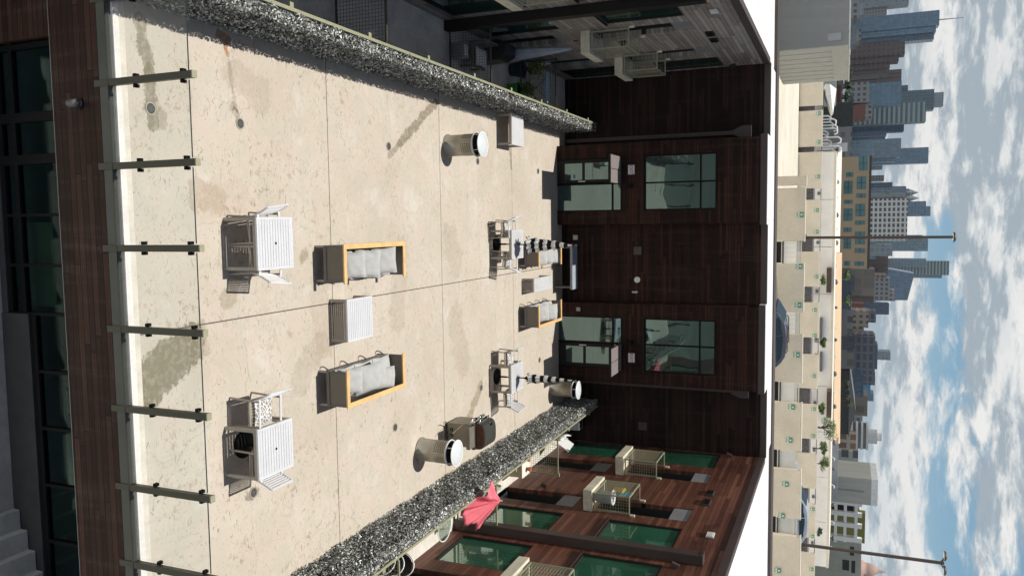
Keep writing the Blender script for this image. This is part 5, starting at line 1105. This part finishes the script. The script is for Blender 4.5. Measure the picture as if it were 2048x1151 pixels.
# brown office with teal windows
Y = 210; a = at(1742, 312, Y=Y); q = at(1740, 536, Y=Y); T = thing('office_building', 'brown office block with rows of teal windows just right of the lamp post', 'building', ((a.x+q.x)/2, Y, -10))
T['label'] = 'brown office block with large teal windows crossed by the tall middle lamp post'
MB().box(a.x, q.x, Y, Y+40, -10, a.z-.3).build('wall', mat('brown_precast', (.50, .36, .24), .8, var=.05, scale=.2), T); MB().box(a.x-.1, q.x+.1, Y-.1, Y+40.1, a.z-.299, a.z+.2).build('roof_edge', M['coping'], T)
teal = mat('teal_window_glass', (.03, .14, .15), .15, var=.2, scale=.1)
for (y0, y1, x0, x1) in [(312, 340, 1718, 1735), (353, 378, 1714, 1732), (387, 395, 1713, 1732), (408, 432, 1711, 1730), (441, 449, 1710, 1730), (463, 488, 1710, 1730), (496, 505, 1709, 1730), (523, 531, 1709, 1728),
                         (345, 353, 1692, 1706), (362, 387, 1688, 1705), (400, 407, 1688, 1705), (417, 441, 1687, 1705), (455, 463, 1687, 1703), (477, 497, 1687, 1702), (522, 531, 1688, 1700)]:
    u, v = at(x0, y0, Y=Y-.05), at(x1, y1, Y=Y-.05); w_ = MB().box(u.x, v.x, Y-.12, Y-.003, u.z, v.z).build('window', teal, T)
    b = MB(); nn = max(1, int((v.x-u.x)/1.2))
    for k in range(1, nn): x = u.x+(v.x-u.x)*k/nn; b.box(x-.04, x+.04, Y-.17, Y-.121, min(u.z, v.z), max(u.z, v.z))
    b.box(u.x, v.x, Y-.16, Y-.1215, (u.z+v.z)/2-.05, (u.z+v.z)/2+.05); b.build('mullions', M['dark_steel'], w_)
# left middle distance roofs
fT = [('low_building', 'dark grey flat roof left of the office behind the white ducts', 203, 250, 1706, 150, M['asphalt']), ('low_building', 'cream low roof before the skyline near the dark trees', 140, 208, 1672, 100, M['grey_rib']),
      ('low_building', 'dark brick low roof beside the bright white canopy', 170, 205, 1682, 105, mat('brick_roof', (.10, .04, .03), .8)), ('low_building', 'pale low block at the foot of the striped white tower', 285, 302, 1695, 160, M['white_wall'])]
for nm, lab, y0, y1, xt, Y, mm in fT: blk(nm, lab, 'building', y0, y1, xt, Y, mm, dp=.5, part='wall')
T = thing('white_canopy', 'bright white folded roof canopy right of the grey roof block', 'canopy', (at(1660, 190, Y=80).x, 80, 5)); b = MB()
pts = [at(1651, 168, Y=80), at(1660, 168, Y=80), at(1673, 178, Y=84), at(1666, 228, Y=80), at(1652, 190, Y=80)]
b.add(pts+[p+Vector((0, 2, -.2)) for p in pts], [(0, 1, 2, 3, 4), (9, 8, 7, 6, 5)]+[(i, 5+i, 5+(i+1) % 5, (i+1) % 5) for i in range(5)]); b.build('roof', M['roof'], T)
MB().box(pts[0].x+.3, pts[0].x+2.5, 80.3, 83, -5, pts[0].z-.2).build('support_wall', M['grey_wall'], T)
rnd = random.Random(3)
for i in range(12):
    px = 1648+rnd.uniform(0, 34); py = 232+i*6; p = at(px if px < 1676 else 1676, py, Y=92); b = MB(); b.tube([(p.x, 92, p.z-2.5), (p.x, 92, p.z), (p.x+.2, 92, p.z+.28), (p.x+.55, 92, p.z+.25), (p.x+.65, 92, p.z-.05)], .085, 8)
    tag(b.build('roof_duct', M['roof']), 'curled white roof duct beside the long white building, number %d from left' % (i+1), 'duct', 'curled white roof ducts')
for i, (px, py) in enumerate([(1697, 118 if False else 102), (1696, 125), (1694, 161), (1693, 182), (1692, 203)]):
    p = at(px+4, py, Y=200); b = MB(); b.prism([(p.x-.5, p.z-1.2), (p.x+.5, p.z-1.2), (p.x+.45, p.z), (p.x-.45, p.z)], 'y', 200, 202); tag(b.build('roof_hood', M['white'], bev=.05), 'white roof hood in the line behind the dark trees, %s from the left' % oi[i], 'roof hood', 'white roof hoods in a line')
# big plain grey tower at the right
Y = 130; T = thing('stair_tower', 'tall plain grey box tower rising right of the striped condo block', 'building', (at(1690, 975, Y=Y).x, Y, -10)); a = at(1743, 958, Y=Y); q = at(1743, 1010, Y=Y)
MB().box(a.x, q.x, Y, Y+9, -10, a.z).build('wall', mat('tower_concrete', (.40, .39, .35), .8, var=.08, scale=.3, streak=True), T); b = MB(); b.box(a.x, q.x, Y, Y+.35, a.z+.001, a.z+.9); b.box(a.x, q.x, Y+8.6, Y+9, a.z+.001, a.z+.9); b.box(a.x, a.x+.35, Y+.36, Y+8.59, a.z+.001, a.z+.9); b.box(q.x-.35, q.x, Y+.36, Y+8.59, a.z+.001, a.z+.9); b.build('parapet', M['roof'], T)
MB().box((a.x+q.x)/2-.1, (a.x+q.x)/2+.1, Y-.1, Y-.002, -4, a.z-1).build('groove', M['grey_wall'], T)
T = thing('parking_structure', 'open white framed parking structure with parked cars inside, right of the grey tower', 'building', (at(1700, 1045, Y=140).x, 140, -10)); Y = 140
ys = [1008, 1030, 1052, 1080]; xs_ = [1675, 1694, 1716]; b = MB()
for y in ys: p = at(1716, y, Y=Y); b.box(p.x-.35, p.x+.35, Y, Y+.7, -10, p.z+.6)
for x in xs_: p = at(x, 1006, Y=Y); q = at(x, 1084, Y=Y); b.box(p.x, q.x, Y+.1, Y+14, p.z-.45, p.z)
b.build('frame', M['white_wall'], T); p = at(1716, 1008, Y=Y); q = at(1716, 1084, Y=Y); MB().box(p.x, q.x, Y+14.01, Y+14.3, -10, p.z).build('rear_wall', M['recess'], T)
blk('olive_building', 'olive green walled block above the open parking structure', 'building', 1026, 1086, 1730, 170, mat('olive_wall', (.20, .19, .05), .8), dp=.3, part='wall')
T = blk('concrete_building', 'grey concrete building at the foot of the right lamp post', 'building', 1086, 1180, 1722, 150, mat('warm_concrete', (.36, .35, .30), .8, var=.1, scale=.3), dp=.4, part='wall'); Y = 150
for (y0, y1, x0, x1) in ((1118, 1140, 1685, 1698), (1092, 1110, 1700, 1708), (1120, 1145, 1703, 1710)): u, v = at(x0, y0, Y=Y-.05), at(x1, y1, Y=Y-.05); MB().box(u.x, v.x, Y-.1, Y-.003, u.z, v.z).build('window', M['recess'], T)
p = at(1727, 1143, Y=1100); T = thing('capitol_dome', 'pink granite domed capitol at the far right of the skyline', 'building', (p.x, 1100, -10)); b = MB(); r_ = 9; b.lathe([(r_*1.2, -30), (r_*1.2, 0), (r_, .5), (r_*.98, 5), (r_*.85, 10), (r_*.55, 15), (r_*.25, 18), (r_*.22, 22), (r_*.1, 24), (0, 28)], (p.x, 1110, p.z), 28); b.build('dome', mat('pink_granite', (.50, .32, .26), .7), T)
b = MB(); b.box(p.x-40, p.x+40, 1100, 1130, -10, p.z-8); b.build('wall', mat('pink_wall', (.42, .30, .25), .7), T)
p = at(1708, 905, Y=300); T = blk('low_building', 'pale block with dark window rows left of the grey tower', 'building', 903, 943, 1716, 260, facade('small_window_rows', (.42, .41, .37), (.04, .04, .04), 3.2, 3.2, .6), dp=.4, part='wall')
blk('low_building', 'cream and brown timber fronted block below the striped condo', 'building', 865, 900, 1712, 250, facade('timber_front', (.48, .42, .34), (.20, .08, .04), 2.6, 3.0, .5), dp=.4, part='wall')
T = thing('gable_building', 'long black building with pitched dark roof before the dark office slabs', 'building', (at(1700, 800, Y=230).x, 230, -10)); Y = 230; a = at(1699, 740, Y=Y); q = at(1697, 868, Y=Y); rdg = at(1711, 820, Y=Y)
MB().box(a.x, q.x, Y, Y+20, -10, a.z).build('wall', M['asphalt'], T); b = MB(); b.prism([(a.x-1, a.z+.01), (q.x+1, a.z+.01), (rdg.x, rdg.z)], 'y', Y-.5, Y+20.5); b.build('roof', M['frame_dk'], T)
for i, (y0, y1, xt, Y, c) in enumerate([(560, 618, 1702, 240, (.12, .16, .19)), (618, 668, 1706, 250, (.30, .30, .30)), (672, 700, 1707, 220, (.09, .10, .12)), (700, 738, 1708, 230, (.22, .21, .20)), (1000, 1160, 1700, 300, (.20, .22, .18)), (20, 120, 1702, 300, (.30, .27, .24)), (205, 330, 1704, 320, (.28, .27, .27)), (900, 1000, 1694, 320, (.16, .17, .15))]):
    lb = ['low blue grey roofs before the brown slab office', 'pale grey low block beside the tan gridded building', 'dark low rooftop plant before the dark office slab', 'grey low block with rooftop boxes before the dark slab', 'distant low rooftops behind the parking structure', 'low brown podium blocks at the far left', 'low grey podium buildings below the striped glass tower', 'distant low rooftops behind the pale window block'][i]
    blk('low_building', lb, 'building', y0, y1, xt, Y, facade('low_front_%d' % i, c, tuple(x*.35 for x in c), 3.6, 3.4, .9), dp=.35, part='wall')
rb = random.Random(21)
for i in range(22):
    yy = 600+i*26+rb.uniform(-8, 8); c = rb.choice([(.20, .22, .25), (.26, .27, .28), (.16, .19, .23), (.33, .31, .29), (.24, .19, .16)])
    blk('mid_rise_block', 'distant mid rise block along the right skyline base, number %d from left' % (i+1), 'building', yy, yy+rb.uniform(14, 30), rb.uniform(1706, 1722), 620+rb.uniform(0, 260), facade('mid_front_%d' % i, c, tuple(x*.45 for x in c), rb.uniform(3.0, 5.5), 3.6, .9), dp=.5, part='wall', group='distant mid rise blocks under the skyline')
for i in range(30):
    yy = 145+i*34.5+rb.uniform(-8, 8); c = rb.choice([(.10, .11, .13), (.16, .16, .17), (.07, .07, .075), (.22, .20, .18), (.12, .15, .18), (.30, .29, .28)])
    blk('low_building', 'small low block in the dark rooftop band under the skyline, number %d from left' % (i+1), 'building', yy, yy+rb.uniform(16, 34), rb.uniform(1697, 1711), 330+rb.uniform(0, 90), facade('band_front_%d' % i, c, tuple(x*.4 for x in c), rb.uniform(2.8, 4.5), 3.3, .8), dp=.4, part='wall', group='low rooftop blocks under the skyline')
# ------------------------------------------------------------------ skyline towers
FA = {
 'blue': facade('blue_curtain_wall', (0.084, 0.149, 0.208), (0.040, 0.119, 0.208), 3.2, 4.2, .22, rough=.2, spec=.7), 'blue2': facade('pale_blue_curtain_wall', (0.163, 0.221, 0.269), (0.077, 0.149, 0.211), 3.4, 4.2, .45, rough=.2, spec=.7),
 'navy': facade('navy_curtain_wall', (0.048, 0.084, 0.138), (0.024, 0.060, 0.120), 3.0, 4.0, .3, rough=.2), 'brown': facade('brown_gridded_office', (0.156, 0.111, 0.105), (0.033, 0.027, 0.033), 4.6, 4.4, 1.2), 'brownrib': facade('brown_ribbed_office', (0.180, 0.132, 0.120), (0.072, 0.051, 0.048), 4.4, 40., 1.3),
 'grey': facade('grey_gridded_block', (0.322, 0.311, 0.306), (0.052, 0.058, 0.075), 3.9, 3.8, .9), 'teal': facade('teal_grey_curtain_wall', (0.115, 0.163, 0.182), (0.048, 0.096, 0.115), 4.0, 4.2, .7, rough=.25), 'stripe': facade('striped_pale_tower', (0.355, 0.392, 0.379), (0.043, 0.092, 0.111), 60., 4.4, 1.1),
 'brick': facade('red_brick_block', (0.230, 0.090, 0.064), (0.109, 0.064, 0.058), 4., 4.0, 1.2), 'cream': facade('cream_hotel_grid', (0.739, 0.704, 0.660), (0.053, 0.048, 0.053), 3.55, 2.75, .62), 'tan': facade('dark_tan_slab', (0.231, 0.194, 0.157), (0.184, 0.153, 0.122), 5.4, 6.0, .5), 'tangrid': facade('tan_gridded_block', (0.358, 0.275, 0.218), (0.038, 0.035, 0.038), 3.3, 3.5, .85),
 'slab': facade('dark_slab_rows', (0.162, 0.162, 0.190), (0.034, 0.034, 0.049), 5., 3.4, .7), 'mist': facade('misty_grey_tower', (0.296, 0.327, 0.343), (0.190, 0.227, 0.254), 4.2, 4.2, .9), 'bands': facade('banded_condo', (0.500, 0.500, 0.490), (0.045, 0.050, 0.055), 70., 3.4, .75), 'bluef': facade('bright_blue_block', (0.102, 0.269, 0.461), (0.230, 0.282, 0.307), 5., 5., 1.2)}
def tower(label, segs, m, name='tower', Y=1000, cat='tower', crown=None, group=None):
    y0, y1, xt = segs[0][:3]; T = None
    a = at(xt, y0, Y=Y); q = at(xt, y1, Y=Y); T = thing(name, label, cat, ((a.x+q.x)/2, Y, -10), group)
    for i, sg2 in enumerate(segs):
        y0, y1, xt = sg2[:3]; mm = FA[sg2[3]] if len(sg2) > 3 else FA[m]; off = i*3.0 if len(sg2) < 5 else sg2[4]
        a = at(xt, y0, Y=Y+off); q = at(xt, y1, Y=Y+off); w_ = abs(a.x-q.x); MB().box(a.x, q.x, Y+off, Y+off+max(18, w_*.8), -10, (a.z+q.z)/2).build('shaft' if i == 0 else 'wing_block', mm, T)
    return T
def mast(T, px, y, x1, Y, r=.8, name='antenna'):
    p = at(px, y, Y=Y); q = at(x1, y, Y=Y); b = MB(); b.tube([(p.x, Y+6, p.z-2), (p.x, Y+6, q.z)], [r, r*.4], 6); b.build(name, M['panel'], T)
t = tower('tall twin faced blue glass tower with antenna at the far left', [(20, 50, 1879), (50, 64, 1872, 'blue'), (62, 78, 1868, 'navy')], 'blue', Y=1100); mast(t, 1875, 38, 1928, 1100, .9)
T_ = t; a = at(1818, 24, Y=1095); tower('slim grey stepped tower at the far left edge behind the blue tower', [(-30, 8, 1818, 'mist'), (0, 27, 1774, 'grey')], 'grey', Y=1250)
tower('white roofed low drum building left of the blue glass tower', [(2, 36, 1718, 'grey'), (6, 30, 1728, 'mist')], 'grey', Y=600); tower('white stepped building with chimney stack below the blue glass tower', [(55, 88, 1712, 'mist'), (58, 82, 1722, 'grey')], 'grey', Y=620)
tower('dark brown gridded office tower with stepped top', [(83, 108, 1810), (80, 122, 1798), (108, 136, 1780), (122, 150, 1775, 'brownrib')], 'brown', Y=900)
tower('brown ribbed tower with pale roof cap', [(138, 165, 1803, 'brownrib'), (150, 160, 1790, 'tan')], 'brownrib', Y=980)
tower('broad plain blue glass block', [(162, 208, 1803, 'blue')], 'blue', Y=820); tower('pale grey gridded hotel block before the blue glass block', [(163, 204, 1738, 'grey')], 'grey', Y=640)
tower('slim dark tower peeking above the blue glass block', [(170, 186, 1816, 'navy')], 'navy', Y=1200)
t = tower('teal gridded tower with curved crown', [(178, 219, 1868), (184, 211, 1887, 'mist')], 'teal', Y=1150)
tower('pale framed tower with horizontal stripes', [(203, 243, 1852, 'stripe')], 'stripe', Y=900); tower('red brick block at the foot of the striped tower', [(208, 238, 1730, 'brick'), (208, 236, 1745, 'grey')], 'brick', Y=640)
tower('dark blue tower right of the striped tower', [(243, 262, 1808, 'navy'), (246, 258, 1800, 'blue')], 'navy', Y=980); tower('short navy rounded tower', [(262, 271, 1773, 'navy')], 'navy', Y=900)
tower('blue grey stepped tower with darker front', [(276, 314, 1802, 'blue2'), (272, 300, 1770, 'navy'), (300, 322, 1790, 'blue')], 'blue2', Y=800); t = tower('blue glass tower with open crown frame', [(294, 326, 1857, 'blue'), (296, 312, 1845, 'navy')], 'blue', Y=1150); mast(t, 1852, 303, 1862, 1150, .6)
tower('small pale grey block above the brown office, left one', [(325, 338, 1765, 'mist')], 'mist', Y=1200); tower('small pale grey block above the brown office, right one', [(350, 362, 1768, 'grey')], 'grey', Y=1200)
tower('dark blue stepped block left of the spired tower', [(364, 374, 1785, 'navy'), (372, 380, 1798, 'blue2')], 'navy', Y=1000)
t = tower('silvery tower with twin pointed glass spires', [(372, 398, 1812, 'blue2'), (377, 398, 1818, 'mist')], 'blue2', Y=1300)
for yy in (385, 396):
    p = at(1816, yy, Y=1300); q = at(1838, yy, Y=1300); b = MB(); b.lathe([(6, -2), (5, 3), (.2, q.z-p.z)], (p.x, 1306, p.z), 4, smooth=False); b.build('spire', FA['mist'], t)
t = tower('cream gridded hotel tower behind the brown office', [(396, 472, 1815, 'cream'), (384, 395, 1812, 'mist'), (473, 482, 1812, 'cream')], 'cream', Y=600)
tower('blue glass tower with stepped top above the cream hotel', [(402, 432, 1852, 'blue'), (412, 432, 1861, 'blue2')], 'blue', Y=1250); tower('pale blue tower right of the lamp post', [(477, 502, 1856, 'blue2'), (470, 490, 1845, 'mist')], 'blue2', Y=1150)
tower('low pale blue glass block', [(488, 512, 1785, 'mist'), (484, 518, 1752, 'blue2')], 'mist', Y=760); tower('dark brown low block before the tall notched tower', [(510, 548, 1776, 'brownrib'), (518, 535, 1780, 'tan')], 'brown', Y=800)
tower('tallest notched blue grey tower with pale crown frame', [(522, 550, 1898, 'stripe'), (517, 535, 1852, 'blue2', -4.), (540, 556, 1884, 'blue2', 5.)], 'stripe', Y=1350)
# sail shaped tower
Y = 1000; pts = [at(1700, 535, Y=Y), at(1762, 535, Y=Y), at(1829, 547, Y=Y), at(1815, 600, Y=Y), at(1700, 600, Y=Y)]; T = thing('sail_tower', 'blue glass tower with slanted sail shaped top', 'tower', (pts[0].x, Y, -10)); b = MB(); b.prism([(pts[0].x, -10)]+[(p.x, p.z) for p in pts[1:4]]+[(pts[4].x, -10)], 'y', Y, Y+40); b.build('shaft', FA['blue'], T)
tower('cream gridded block in front of the sail shaped tower', [(556, 600, 1780, 'grey'), (548, 575, 1772, 'tangrid'), (580, 602, 1790, 'grey')], 'grey', Y=760)
tower('dark tan slab office with few openings', [(538, 592, 1749, 'tan'), (592, 604, 1748, 'brownrib')], 'tan', Y=420)
tower('slate blue tower right of the sail shaped tower', [(607, 629, 1778, 'navy'), (604, 626, 1752, 'mist')], 'navy', Y=900); FAx = 0
tower('tan gridded block right of the slate tower', [(622, 655, 1737, 'tangrid'), (640, 665, 1728, 'tangrid')], 'tangrid', Y=500); tower('small red brick block below the slate tower', [(606, 622, 1728, 'brick'), (622, 645, 1752, 'slab')], 'brick', Y=620)
tower('broad dark slab office with fine window rows', [(672, 745, 1750, 'slab'), (669, 690, 1748, 'slab'), (690, 738, 1755, 'navy')], 'slab', Y=520); t = tower('round pale concrete tower behind the dark slab office', [(703, 720, 1781, 'mist')], 'mist', Y=1100)
tower('dark finned office right of the slab office', [(745, 770, 1750, 'slab')], 'slab', Y=640); tower('bright blue gridded block', [(763, 788, 1741, 'bluef')], 'bluef', Y=700); tower('small pale blue block beside the bright blue one', [(786, 802, 1747, 'blue2')], 'blue2', Y=900)
tower('dark plain low slab below the bright blue block', [(750, 793, 1727, 'navy')], 'navy', Y=480); tower('grey brown slab block', [(791, 832, 1735, 'tan'), (791, 808, 1734, 'grey')], 'tan', Y=560); tower('small grey concrete block right of the grey brown slab', [(832, 850, 1725, 'grey')], 'grey', Y=600)
# curved banded condo
Y = 520; a = at(1752, 853, Y=Y); q = at(1750, 905, Y=Y); cx = (a.x+q.x)/2; rr = abs(q.x-a.x)/2; T = thing('condo_tower', 'rounded condo tower with white balcony bands', 'tower', (cx, Y, -10)); b = MB(); b.lathe([(rr, -10), (rr, a.z-4), (0, a.z-4)], (cx, Y+rr, 0), 40, smooth=False); b.build('core', M['frame_dk'], T)
b = MB()
for k in range(13): z_ = a.z-4-k*2.9; b.lathe([(rr*1.04, z_-1.25), (rr*1.07, z_-1.2), (rr*1.07, z_), (rr*1.02, z_)], (cx, Y+rr, 0), 40, smooth=False)
b.build('balcony_bands', M['offwhite'], T); b = MB(); b.lathe([(rr*.55, a.z-4), (rr*.55, a.z+1), (rr*.3, a.z+1), (rr*.3, a.z+3.5), (0, a.z+3.5)], (cx, Y+rr, 0), 20, smooth=False); b.build('penthouse', M['offwhite'], T)
# ------------------------------------------------------------------ thin air haze over the city
hb = MB().box(-1400, 1400, -40, 3600, -11, 330); ho = hb.build('haze', None); ho['kind'] = 'stuff'
hm = bpy.data.materials.new('haze_air'); hm.use_nodes = True; nt = hm.node_tree; nt.nodes.clear()
pvn = nd(nt, 'VolumePrincipled', {'Color': (.74, .82, .90), 'Density': HAZE, 'Anisotropy': .25}); nd(nt, 'OutputMaterial', {'Volume': pvn.outputs[0]}); ho.data.materials.clear(); ho.data.materials.append(hm)
